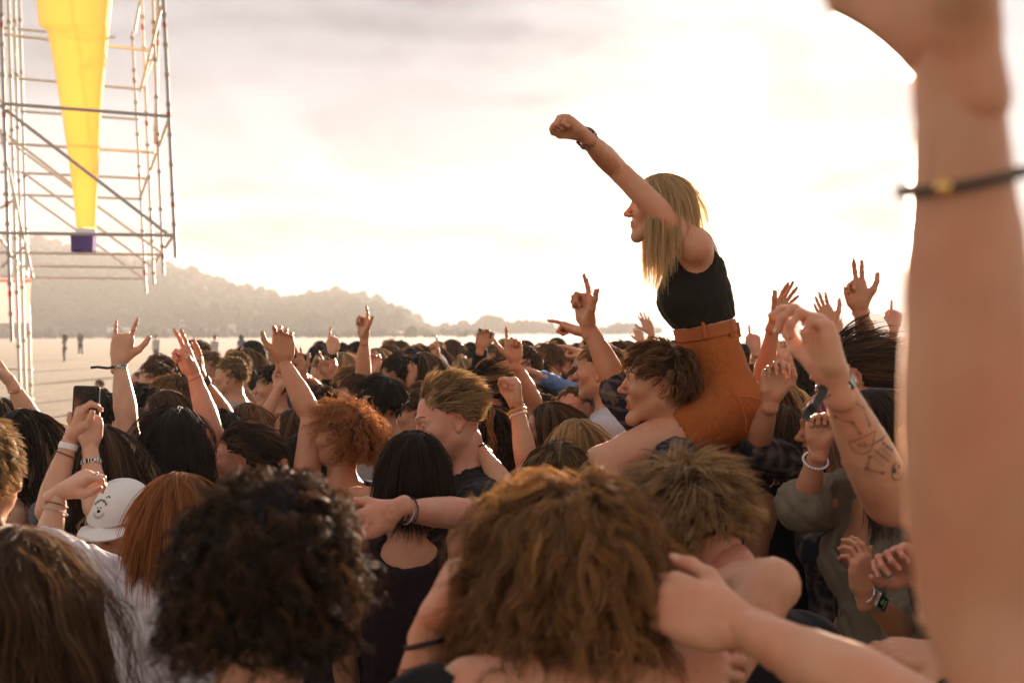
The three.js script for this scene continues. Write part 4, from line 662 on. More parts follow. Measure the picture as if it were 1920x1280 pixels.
{ const I = shades.info, gl = I.put('sunglasses', new THREE.CylinderGeometry(0.002, 0.002, 0.03, 6).rotateZ(Math.PI / 2).translate(0, 0.088, 0.1).applyMatrix4(I.H), mBrown); for (const s of [-1, 1]) { const L = new THREE.SphereGeometry(0.027, 18, 10, 0, 6.3, 0, 0.75).rotateX(Math.PI / 2).scale(1, 0.85, 0.5).translate(s * 0.033, 0.085, 0.083); I.put('lens', L.applyMatrix4(I.H), std([0.03, 0.012, 0.01], 0.1), gl); I.put('temple', new THREE.CylinderGeometry(0.002, 0.002, 0.12, 6).rotateX(1.35).translate(s * 0.083, 0.07, 0.03).applyMatrix4(I.H), mBrown, gl); I.put('ear_stud', new THREE.SphereGeometry(0.0035, 8, 8).translate(s * 0.087, -0.03, -0.004).applyMatrix4(I.H), mSilver); } }
const bangles = person({ label: 'person with brown hair seen from behind, lifting a fist with stacked bracelets', head: [1046, 902, 2.55], yaw: 168, pitch: 6, res: 'near', noface: true, fem: true, hair: { cut: 'mop', col: 'brown', len: [0.12, 0.19], grav: 0.45, lift: 0.3, thick: 0.024, streak: HC.dirty, curlR: 0.003, low: -0.8 }, shirt: { col: [0.20, 0.14, 0.16] },
  armL: { e: [990, 880, 2.7], w: [969, 762, 2.75], hand: 'fist', dir: [-0.08, 1, 0], palm: [-0.9, 0, 0.3], k: 1.05 } });
beads(bangles, 'L', 0.94, { r: 0.0035, mat: mGold, jitter: 0.3 }); beads(bangles, 'L', 0.87, { r: 0.003, mat: mWhite, jitter: 0.4 }); cord(bangles, 'L', 0.99, { mat: mBlack, r: 0.002 });
person({ label: 'woman with long golden hair just behind the raised braceleted fist', head: [1076, 846, 3.0], yaw: -140, res: 'mid', fem: true, noface: true, hair: { cut: 'long', col: 'blond' }, shirt: { col: [0.3, 0.28, 0.3] } });
person({ label: 'man with short dark hair and a grey t-shirt behind the curly ginger head', head: [712, 756, 3.7], yaw: -118, res: 'mid', skin: 3, hair: { cut: 'short', col: 'black', thick: 0.022, len: [0.06, 0.09] }, shirt: { col: GREY } });
person({ label: 'young man in profile between the dark short hair and the blond man', head: [776, 778, 4.2], yaw: -80, res: 'mid', face: 'e', hair: { cut: 'short', col: 'brown' }, shirt: { col: WHITE } });
person({ label: 'person whose dark hair is blown back, behind the blond man', head: [908, 738, 4.2], yaw: -100, res: 'mid', noface: true, hair: { cut: 'blown', col: 'dark', wind: [0.7, 0.1, 0], streak: HC.chestnut }, shirt: { col: BLACK } });
person({ label: 'woman with long dark brown hair and an earring behind the black t-shirt', head: [902, 812, 3.4], yaw: -125, res: 'mid', fem: true, hair: { cut: 'longwavy', col: 'dark', streak: HC.copper, low: -0.5 }, shirt: { col: [0.06, 0.05, 0.05] } });
person({ label: 'woman with smooth brown hair in profile beside the raised braceleted fist', head: [1030, 806, 3.5], yaw: -84, pitch: 6, res: 'mid', fem: true, hair: { cut: 'long', col: 'brown' }, shirt: { col: [0.35, 0.33, 0.34] } });
person({ label: 'man with cropped blond hair, ruddy face and closed eyes', head: [1080, 776, 3.8], yaw: -38, pitch: -4, roll: 8, res: 'mid', skin: 4, hair: { cut: 'crop', col: 'dirty', high: 0.06 }, shirt: { col: WHITE } });
person({ label: 'woman with long blonde hair and dark strap beside the ruddy man', head: [1130, 788, 4.0], yaw: -130, res: 'mid', fem: true, hair: { cut: 'long', col: 'blond' }, shirt: { col: [0.6, 0.6, 0.62], type: 'tank' } });
person({ label: 'woman in profile with dark hair and patterned top behind the sunglasses man', head: [566, 860, 3.7], yaw: -86, res: 'mid', fem: true, face: 'e', hair: { cut: 'bob', col: 'dark' }, shirt: { col: [0.04, 0.05, 0.09], fab: FABRIC.flower } });
person({ label: 'woman with brown hair in profile just above the dark-haired one in the patterned top', head: [548, 812, 4.0], yaw: -80, res: 'mid', fem: true, hair: { cut: 'long', col: 'brown' }, shirt: { col: [0.35, 0.4, 0.5], fab: FABRIC.flower } });

// --- the woman on shoulders and the man who carries her
const carrier = person({ label: 'brown-haired man in profile carrying a woman on his shoulders, pointing up', head: [1232, 722, 2.66], yaw: -93, pitch: -2, res: 'near', face: 'eo', skin: 1, size: 1.02, turn: -95, hair: { cut: 'mop', col: 'brown', len: [0.05, 0.085], thick: 0.03, comb: 'fwd', high: 0.05, lift: 0.35, grav: 0.16, many: 1.3, streak: HC.chestnut }, shirt: { type: 'roll', col: [0.02, 0.022, 0.035], fab: FABRIC.check, cell: 0.007, name: 'checked_shirt' },
  armR: { e: [1162, 732, 2.86], w: [1103, 610, 2.86], hand: 'gun', dir: [-0.15, 1, 0], palm: [-0.8, 0, 0.5], k: 1.05 }, armL: { e: [1240, 1010, 2.5], w: [1165, 985, 2.36], hand: 'grip', dir: [-0.7, 0.3, 0.3], palm: [-0.3, 0, -1] } });
const rider = person({ label: 'blonde woman on a man’s shoulders raising a fist, black crop top and rust shorts', head: [1236, 392, 2.76], yaw: -94, pitch: -2, res: 'near', fem: true, skin: 0, size: 1.0, build: 1.0, nb: [1292, 460, 2.78], pelvis: [1350, 752, 2.80], turn: -94,
  hair: { cut: 'long', col: 'pale', len: [0.30, 0.38], many: 1.7, thick: 0.010, low: -0.3, backLen: 0.5, clump: 0.6, part: 0.01, w: 0.0015 }, shirt: { type: 'strap', col: [0.02, 0.018, 0.014], hem: 0.262, loose: 0.006, folds: 0.7, name: 'crop_top', cell: 0.008, dip: 0.05, dipBack: 0.04 },
  trousers: { col: [0.36, 0.105, 0.028], top: 0.272, len: 0.17, loose: 0.014, fine: true, name: 'shorts', cell: 0.0065, folds: 0.8 },
  armL: { e: [1152, 312, 2.70], w: [1093, 252, 2.54], hand: 'fist', dir: [-0.8, 0.55, 0.3], palm: [-0.3, -0.75, 0.2], k: 1.02 }, armR: { e: [1345, 640, 3.02], w: [1250, 690, 2.95], hand: 'relaxed' },
  legL: { k: [1128, 872, 2.56], a: [1172, 1075, 2.45], toe: [-0.1, -0.1, 0.02] }, legR: { k: [1135, 865, 2.92], a: [1175, 1065, 2.9], toe: [-0.1, -0.1, 0] } });
beads(rider, 'L', 0.93, { r: 0.005, mat: mBrown, jitter: 0.2 }); beads(rider, 'L', 0.85, { r: 0.0045, mat: std([0.22, 0.16, 0.12], 0.5), jitter: 0.2 });
{ // shorts: waistband, belt loop, pocket and rolled hem
  const I = rider.info, sm = std([0.36, 0.105, 0.028], 0.85), thread = std([0.55, 0.20, 0.06], 0.8);
  const R2 = (a, b, c) => I.pel.clone().addScaledVector(I.l, a).addScaledVector(I.u, b).addScaledVector(I.f, c);
  const T = new Field(); T.ell(I.on(0, -0.17 * 0.95, 0.005), V(0.150, 0.185, 0.115), new THREE.Matrix4().makeBasis(I.l, I.u, V().crossVectors(I.l, I.u)), 0.06); T.ell(I.on(0, -I.nb.distanceTo(I.pel) * 0.72, 0), V(0.140, 0.172, 0.110), new THREE.Matrix4().makeBasis(I.l, I.u, V().crossVectors(I.l, I.u)), 0.06); T.ell(I.pel.clone().addScaledVector(I.u, 0.01), V(0.172, 0.14, 0.132), new THREE.Matrix4().makeBasis(I.l, I.u, V().crossVectors(I.l, I.u)), 0.06);
  const wb = I.nb.clone().addScaledVector(I.u, -0.268); T.cut(I.u, wb, 0.002); T.cut(I.u.clone().negate(), wb.clone().addScaledVector(I.u, -0.042), 0.002); I.put('waistband', skinOf(T, 0.006), sm, rider.trousers);
  for (const [a, c] of [[0.1, -0.075], [0.13, 0.02], [0.02, -0.12]]) { const p = wb.clone().addScaledVector(I.u, -0.02).addScaledVector(I.l, a).addScaledVector(I.f, c); for (let k = 0; k < 6; k++) { const d = T.d(p.x, p.y, p.z), e = 0.003, g = V(T.d(p.x + e, p.y, p.z) - T.d(p.x - e, p.y, p.z), 0, T.d(p.x, p.y, p.z + e) - T.d(p.x, p.y, p.z - e)).normalize(); p.addScaledVector(g, -d); } I.put('belt_loop', new THREE.BoxGeometry(0.013, 0.052, 0.012).applyMatrix4(new THREE.Matrix4().makeBasis(I.l, I.u, V().crossVectors(I.l, I.u))).translate(p.x, p.y, p.z), sm, rider.trousers); }
  const pk = []; for (const [a, b] of [[[0, 0], [0.085, 0.005]], [[0.085, 0.005], [0.088, -0.09]], [[0.088, -0.09], [0.045, -0.115]], [[0.045, -0.115], [0.002, -0.09]], [[0.002, -0.09], [0, 0]]]) pk.push([a, b]);
  const F = I.F, proj = (p) => { for (let k = 0; k < 4; k++) { const d = F.d(p.x, p.y, p.z) - 0.0185, e = 0.003, g = V(F.d(p.x + e, p.y, p.z) - F.d(p.x - e, p.y, p.z), F.d(p.x, p.y + e, p.z) - F.d(p.x, p.y - e, p.z), F.d(p.x, p.y, p.z + e) - F.d(p.x, p.y, p.z - e)).normalize(); p.addScaledVector(g, -d); } return p; };
  pk.forEach(([a, b]) => { const P = []; for (let k = 0; k <= 6; k++) { const x = mix(a[0], b[0], k / 6), y = mix(a[1], b[1], k / 6); P.push(proj(R2(0.16, 0.02 + y, -0.03 - x))); } I.put('pocket_seam', new THREE.TubeGeometry(new THREE.CatmullRomCurve3(P), 12, 0.0013, 5), thread, rider.trousers); });
}

// --- right of the woman
const pinkTips = person({ label: 'woman with pink hair tips and parted lips in profile, dark checked shirt', head: [1556, 806, 2.64], yaw: -84, pitch: 4, res: 'near', fem: true, face: 'eo', skin: 1, turn: -100, hair: { cut: 'long', col: 'dirty', len: [0.18, 0.26], streak: [[0.45, 0.10, 0.20], [0.70, 0.22, 0.38]] }, shirt: { type: 'roll', col: [0.02, 0.018, 0.025], fab: FABRIC.check },
  armR: { e: [1418, 842, 2.70], w: [1446, 748, 2.58], hand: 'grip', dir: [0.12, 1, 0], palm: [0.05, 0, 1], k: 1.1 } });
const watch = person({ label: 'person in an olive overshirt with a wristwatch and a pearl bracelet on a raised fist', head: [1640, 806, 2.35], yaw: -95, res: 'near', fem: true, skin: 1, turn: -70, hair: { cut: 'long', col: 'dark', streak: HC.brown }, shirt: { type: 'roll', col: OLIVE, loose: 0.02, folds: 2.0, fscale: 0.7, cell: 0.010, name: 'overshirt', vneck: 0.2 },
  armL: { e: [1712, 1200, 2.14], w: [1622, 1112, 2.06], hand: 'relaxed', dir: [-0.12, 1, 0], palm: [-0.5, 0, -0.8] }, armR: { e: [1508, 948, 2.36], w: [1536, 838, 2.27], hand: 'fist', dir: [0.05, 1, 0], palm: [-0.2, 0, 1] } });
beads(watch, 'R', 0.78, { name: 'pearl_bracelet', r: 0.0042, mat: mWhite, loose: 0.003 }); cord(watch, 'R', 0.97, { mat: std([0.6, 0.42, 0.32], 0.6), r: 0.0015, loose: 0.003 });
const wStrap = band(watch, 'L', 0.88, { name: 'watch', h: 0.022, th: 0.002, mat: std([0.55, 0.52, 0.48], 0.6) }); beads(watch, 'L', 1.0, { r: 0.003, mat: mSilver, jitter: 0.4 });
{ const { M, r } = armFrame(watch, 'L', 0.88), scr = textTex(128, 160, '#0b0b0d', (x) => { x.fillStyle = '#e8e8e8'; for (const [a, w] of [[14, 30], [50, 22], [78, 36]]) x.fillRect(a, 116, w, 12); x.fillStyle = '#39d07a'; x.beginPath(); x.arc(70, 60, 26, 0, 7); x.fill(); x.strokeStyle = '#d6e04a'; x.lineWidth = 6; x.beginPath(); x.arc(70, 60, 34, 0, 4.5); x.stroke(); });
  const back = M.clone().multiply(new THREE.Matrix4().makeRotationY(Math.PI));
  watch.info.put('case', new THREE.BoxGeometry(0.034, 0.040, 0.009).translate(0, 0, r + 0.0055).applyMatrix4(back), std([0.7, 0.7, 0.7], 0.25, { metalness: 0.8 }), wStrap); watch.info.put('screen', new THREE.PlaneGeometry(0.029, 0.035).translate(0, 0, r + 0.0105).applyMatrix4(back), new THREE.MeshStandardMaterial({ map: scr, roughness: 0.15 }), wStrap); }
person({ label: 'person in profile with brown hair blown backwards behind the tattooed arm', head: [1586, 706, 2.9], yaw: -92, pitch: -8, res: 'near', skin: 1, hair: { cut: 'blown', col: 'brown', wind: [0.8, 0.12, 0], len: [0.14, 0.24], streak: HC.dark }, shirt: { col: [0.1, 0.05, 0.04] } });
const tattoo = raiser({ label: 'person at the right whose drooping hand has a black lettered wristband and skeleton tattoo', side: 'L', turn: -170, yaw: -90, skin: 0, res: 'near', hair: { cut: 'short', col: 'brown' }, shirt: { col: BLACK }, arm: { e: [1668, 940, 1.70], w: [1565, 712, 1.62], hand: 'limp', dir: [-0.28, 1, 0], palm: [-0.95, -0.1, 0.1], down: [1, -0.25, 0.2], k: 1.12 }, armR: { w: [1775, 1232, 1.6], hand: 'flat', dir: [-1, 0.1, 0], palm: [0, -0.9, -0.2] } });
{ // lettered band with a loose tail, and the inked skeleton
  const lettered = (txt) => textTex(1024, 96, '#111012', (x) => { x.fillStyle = '#f2efe8'; x.font = 'bold 84px sans-serif'; x.textAlign = 'center'; for (const c of [171, 512, 853]) x.fillText(txt, c, 78, 325); });
  const flip = lettered('#BAPIZDA'); flip.center.set(0.5, 0.5); flip.rotation = Math.PI;
  band(tattoo, 'L', 0.97, { h: 0.017, th: 0.0012, mat: new THREE.MeshStandardMaterial({ map: flip, roughness: 0.7 }), tilt: 0.15, gap: 0.003 });
  const I = tattoo.info, tail = (G, P, w, mat) => { const pos = [], idx = []; const C = new THREE.CatmullRomCurve3(P); for (let i = 0; i <= 20; i++) { const p = C.getPoint(i / 20), t = C.getTangent(i / 20), s = V(0, 0, 1).cross(t).normalize(); for (const [q, z] of [[1, 0.0006], [-1, 0.0006], [-1, -0.0006], [1, -0.0006]]) { const v = p.clone().addScaledVector(s, q * w / 2); pos.push(v.x, v.y, v.z + z + 0.004 * Math.sin(i * 0.7)); } if (i) for (let k = 0; k < 4; k++) { const a = (i - 1) * 4 + k, b = (i - 1) * 4 + (k + 1) % 4; idx.push(a, b, a + 4, b, b + 4, a + 4); } } const g = new THREE.BufferGeometry(); g.setAttribute('position', new THREE.Float32BufferAttribute(pos, 3)); g.setIndex(idx); g.computeVertexNormals(); return G.info.put('wristband_tail', g, mat); };
  tail(tattoo, [atS(1545, 722, 1.60), atS(1537, 748, 1.585), atS(1522, 765, 1.58), atS(1508, 786, 1.58)], 0.015, mBlack);
  const ink = textTex(512, 1024, null, (x) => {
    x.strokeStyle = x.fillStyle = 'rgba(48,54,56,0.8)'; x.lineCap = 'round'; x.lineJoin = 'round';
    const L = (w, ...p) => { x.lineWidth = w * 0.7; x.beginPath(); p.forEach(([a, b], i) => (i ? x.lineTo(a, b) : x.moveTo(a, b))); x.stroke(); };
    const bone = (a, b) => { L(5, [a[0] - 7, a[1]], [b[0] - 7, b[1]]); L(5, [a[0] + 7, a[1]], [b[0] + 7, b[1]]); for (const p of [a, b]) { x.lineWidth = 5; x.beginPath(); x.arc(p[0], p[1], 12, 0, 7); x.stroke(); } };
    bone([330, 40], [430, 190]); bone([430, 190], [390, 350]); bone([90, 170], [250, 250]); bone([250, 250], [270, 370]); L(7, [310, 20], [345, 30], [365, 55]); L(7, [70, 100], [90, 170], [60, 190]); // legs and feet
    x.lineWidth = 6; x.beginPath(); x.moveTo(180, 420); x.bezierCurveTo(110, 380, 150, 560, 230, 560); x.bezierCurveTo(330, 545, 320, 470, 420, 430); x.bezierCurveTo(330, 400, 250, 400, 180, 420); x.stroke(); L(14, [330, 500], [505, 560]); L(5, [210, 470], [330, 505]); for (const k of [0, 1, 2]) L(8, [220 + k * 26, 450], [214 + k * 26, 500]); // guitar
    L(8, [320, 560], [385, 740]); for (let k = 0; k < 6; k++) { const y = 590 + k * 24, c = 330 + k * 8; L(5, [c, y], [c - 62 + k * 4, y + 10], [c - 48, y + 24]); L(5, [c, y], [c + 62 - k * 3, y - 8], [c + 54, y + 14]); } // ribs
    bone([260, 600], [200, 700]); bone([200, 700], [300, 800]); bone([430, 620], [470, 700]); bone([470, 700], [420, 570]);
    x.lineWidth = 7; x.beginPath(); x.ellipse(420, 880, 66, 78, 0.4, 0, 7); x.stroke(); x.beginPath(); x.ellipse(392, 850, 20, 24, 0.4, 0, 7); x.fill(); x.beginPath(); x.ellipse(448, 862, 20, 24, 0.4, 0, 7); x.fill(); L(8, [412, 890], [406, 906], [420, 908]); for (let k = 0; k < 6; k++) L(4, [382 + k * 15, 800 + k * 4], [384 + k * 15, 816 + k * 4]); L(5, [372, 812], [470, 834]);
  });
  const A = I.arms.L, F = I.F, y = V().subVectors(A.W, A.E).normalize(), toCam = EYE.clone().sub(A.E).normalize(), z = toCam.addScaledVector(y, -toCam.dot(y)).normalize(), xx = V().crossVectors(y, z), pos = [], uv = [], idx = [], NU = 24, NV = 30;
  for (let j = 0; j <= NV; j++) for (let i = 0; i <= NU; i++) {
    const t = mix(0.93, 0.20, j / NV), a = mix(-1.25, 1.25, i / NU), dir = xx.clone().multiplyScalar(Math.sin(a)).addScaledVector(z, Math.cos(a)), c = A.E.clone().lerp(A.W, t); let r = 0.02; for (let k = 0; k < 12; k++) { const p = c.clone().addScaledVector(dir, r); r -= F.d(p.x, p.y, p.z); } c.addScaledVector(dir, r + 0.0008);
    pos.push(c.x, c.y, c.z); uv.push(i / NU, 1 - j / NV); if (i && j) { const q = j * (NU + 1) + i; idx.push(q - NU - 2, q - 1, q - NU - 1, q - NU - 1, q - 1, q); }
  }
  const g = new THREE.BufferGeometry(); g.setAttribute('position', new THREE.Float32BufferAttribute(pos, 3)); g.setAttribute('uv', new THREE.Float32BufferAttribute(uv, 2)); g.setIndex(idx); g.computeVertexNormals();
  I.put('tattoo', g, new THREE.MeshStandardMaterial({ map: ink, transparent: true, roughness: 0.6 }));
  globalThis.tailOf = tail; globalThis.letteredTex = lettered;
}
person({ label: 'person with a fuzzy crop in profile, half hidden by the big forearm at right', head: [1778, 792, 2.1], yaw: -90, res: 'near', skin: 4, turn: -90, hair: { cut: 'crop', col: 'brown', len: [0.03, 0.05], thick: 0.015 }, shirt: { col: [0.03, 0.03, 0.03] }, armL: { w: [1745, 1075, 1.9], hand: 'hold', dir: [-0.85, 0.45, 0], palm: [0, -0.5, 0.8] } });
const bigArm = raiser({ label: 'bare raised forearm with a black cord bracelet, out of focus at the right edge', side: 'L', turn: 180, yaw: 180, skin: 0, res: 'near', hair: { cut: 'short', col: 'brown' }, shirt: { col: [0.3, 0.3, 0.3] }, arm: { e: [1846, 1130, 0.60], w: [1790, 95, 0.56], hand: 'relaxed', dir: [-0.22, 1, 0.0], palm: [-0.95, 0, 0.25], down: [0.35, -1, 0.4], k: 1.0 } });
cord(bigArm, 'L', 0.775, { mat: std([0.03, 0.024, 0.02], 0.6), r: 0.0028, tilt: 0.08, loose: 0.002 });
{ const { M, r } = armFrame(bigArm, 'L', 0.775), p = EYE.clone().applyMatrix4(M.clone().invert()), a = Math.atan2(p.x, p.z) - 0.25; bigArm.info.put('bead', new THREE.SphereGeometry(0.0048, 14, 10).translate(Math.sin(a) * (r + 0.005), -Math.cos(a) * 0.002, Math.cos(a) * (r + 0.005)).applyMatrix4(M), mGold); }
person({ label: 'woman with brown hair and bare shoulder with a thin black strap behind the spiky head', head: [1468, 822, 2.9], yaw: -150, res: 'mid', fem: true, skin: 1, hair: { cut: 'bob', col: 'brown' }, shirt: { type: 'tank', col: BLACK } });

// --- left
const rock = person({ label: 'woman with thick dark hair throwing a rock sign, loose wristband tail', head: [330, 826, 3.0], yaw: 168, res: 'near', fem: true, noface: true, skin: 2, hair: { cut: 'longwavy', col: 'black', len: [0.26, 0.38], curlR: 0.006 }, shirt: { col: BLACK, type: 'tank' },
  armL: { e: [238, 792, 3.0], w: [223, 678, 3.0], hand: 'rock', dir: [0.16, 1, 0], palm: [0.1, 0, -1], k: 1.12 } });
band(rock, 'L', 0.93, { h: 0.012, th: 0.0012, mat: new THREE.MeshStandardMaterial({ map: letteredTex('8 YEARS'), roughness: 0.7 }) }); tailOf(rock, [atS(213, 688, 2.97), atS(200, 690, 2.96), atS(185, 688, 2.955), atS(170, 689, 2.95)], 0.009, mBlack); ring(rock, 'L', 1, { mat: mSilver, stone: true });
const filmer = person({ label: 'woman with straight brown hair filming with a phone held up in both hands', head: [188, 862, 2.75], yaw: 172, res: 'near', fem: true, noface: true, skin: 2, hair: { cut: 'long', col: 'brown', streak: HC.dark }, shirt: { col: [0.1, 0.1, 0.12] },
  armL: { e: [88, 955, 2.5], w: [133, 818, 2.55], hand: 'hold', dir: [0.3, 1, 0], palm: [0.8, 0, -0.5], k: 1.05 }, armR: { e: [176, 950, 2.5], w: [168, 832, 2.55], hand: 'hold', dir: [0.02, 1, 0], palm: [-0.5, 0, -0.8] } });
band(filmer, 'L', 0.86, { h: 0.018, mat: mWhite }); cord(filmer, 'L', 0.74, { mat: mBrown, r: 0.002 }); band(filmer, 'R', 0.70, { h: 0.012, th: 0.0012, mat: new THREE.MeshStandardMaterial({ map: letteredTex('8 YEARS'), roughness: 0.7 }) }); ring(filmer, 'L', 1, { mat: mSilver });
function phone(p, label, { w = 0.074, h = 0.152, ry = 0, rz = 0, rx = 0, screen = true }) {
  const G = thing('phone', p, label, 'phone', 'phones and cameras held up'); G.rotation.set(rx, ry, rz);
  const sh = new THREE.Shape(), r = 0.009; sh.moveTo(-w / 2 + r, -h / 2); sh.lineTo(w / 2 - r, -h / 2); sh.quadraticCurveTo(w / 2, -h / 2, w / 2, -h / 2 + r); sh.lineTo(w / 2, h / 2 - r); sh.quadraticCurveTo(w / 2, h / 2, w / 2 - r, h / 2); sh.lineTo(-w / 2 + r, h / 2); sh.quadraticCurveTo(-w / 2, h / 2, -w / 2, h / 2 - r); sh.lineTo(-w / 2, -h / 2 + r); sh.quadraticCurveTo(-w / 2, -h / 2, -w / 2 + r, -h / 2);
  mesh('case', new THREE.ExtrudeGeometry(sh, { depth: 0.006, bevelSize: 0.001, bevelThickness: 0.001, bevelSegments: 2 }).translate(0, 0, -0.004), std([0.012, 0.012, 0.014], 0.35), G);
  mesh('screen', new THREE.PlaneGeometry(w - 0.006, h - 0.008).translate(0, 0, 0.0035), std([0.01, 0.012, 0.016], 0.08), G);
  for (const y of [0.02, 0.044]) mesh('lens', new THREE.CylinderGeometry(0.007, 0.007, 0.003, 16).rotateX(Math.PI / 2).translate(-w / 2 + 0.016, h / 2 - y, -0.0065), std([0.03, 0.03, 0.04], 0.1), G);
  return G;
}
phone(atS(160, 770, 2.56), 'black phone held upright in both hands at the left', { ry: 0.35, rz: -0.05 });
person({ label: 'woman with dark blonde wavy hair and a white t-shirt near the left edge', head: [76, 848, 3.0], yaw: -172, res: 'mid', fem: true, noface: true, skin: 2, hair: { cut: 'longwavy', col: 'dirty', streak: HC.brown, many: 1.4 }, shirt: { col: WHITE } });
const edge = raiser({ label: 'person at the left edge lifting a bare arm with a thin white bracelet', side: 'R', turn: -90, yaw: -90, fem: true, skin: 2, res: 'mid', hair: { cut: 'long', col: 'dark' }, shirt: { type: 'tank', col: BLACK }, arm: { e: [66, 800, 3.05], w: [20, 716, 3.0], hand: 'relaxed', dir: [-0.55, 0.85, 0], palm: [-0.8, -0.3, 0.4], down: [0.25, -1, 0.1], k: 1.05 } });
cord(edge, 'R', 0.86, { mat: mWhite, r: 0.0018 });
person({ label: 'person with long dark chestnut hair half cut by the left edge', head: [-6, 800, 3.3], yaw: -160, res: 'mid', fem: true, noface: true, hair: { cut: 'long', col: 'dark', streak: HC.chestnut }, shirt: { col: BLACK } });
person({ label: 'woman with striped blonde and brown hair just above the white cap', head: [252, 884, 2.95], yaw: 175, res: 'mid', fem: true, noface: true, hair: { cut: 'long', col: 'brown', streak: HC.pale, many: 1.5 }, shirt: { col: GREY } });
person({ label: 'man with short dark brown hair left of the rock-sign arm', head: [190, 782, 4.0], yaw: -130, res: 'mid', hair: { cut: 'short', col: 'dark' }, shirt: { col: BLACK } });
person({ label: 'woman with closed eyes lifting her face, right of the phone', head: [248, 816, 3.5], yaw: -66, pitch: -16, res: 'mid', fem: true, skin: 4, hair: { cut: 'long', col: 'brown' }, shirt: { col: GREY } });
person({ label: 'man with thick dark hair behind the rock-sign arm', head: [262, 768, 4.3], yaw: -110, res: 'mid', hair: { cut: 'mop', col: 'dark' }, shirt: { col: BLACK } });
person({ label: 'person in profile with brown hair behind the dark-haired rock-sign woman', head: [308, 778, 3.9], yaw: -80, res: 'mid', fem: true, face: 'e', hair: { cut: 'bob', col: 'brown' }, shirt: { col: GREY } });
person({ label: 'person with long light brown hair between the raised forearms left of centre', head: [462, 800, 4.0], yaw: -140, res: 'mid', fem: true, noface: true, hair: { cut: 'long', col: 'chestnut' }, shirt: { col: [0.3, 0.08, 0.05] } });
person({ label: 'man with dark hair in profile beside a raised fist, left of centre', head: [512, 728, 4.9], yaw: -75, res: 'mid', hair: { cut: 'short', col: 'black' }, shirt: { col: [0.25, 0.06, 0.03] }, armL: { w: [521, 730, 4.6], hand: 'fist', palm: [-0.6, 0, 0.6] } });
person({ label: 'bearded man with dark hair and a red ear behind the grey t-shirt', head: [746, 704, 5.0], yaw: -110, res: 'mid', skin: 3, hair: { cut: 'short', col: 'dark' }, shirt: { col: GREY } });

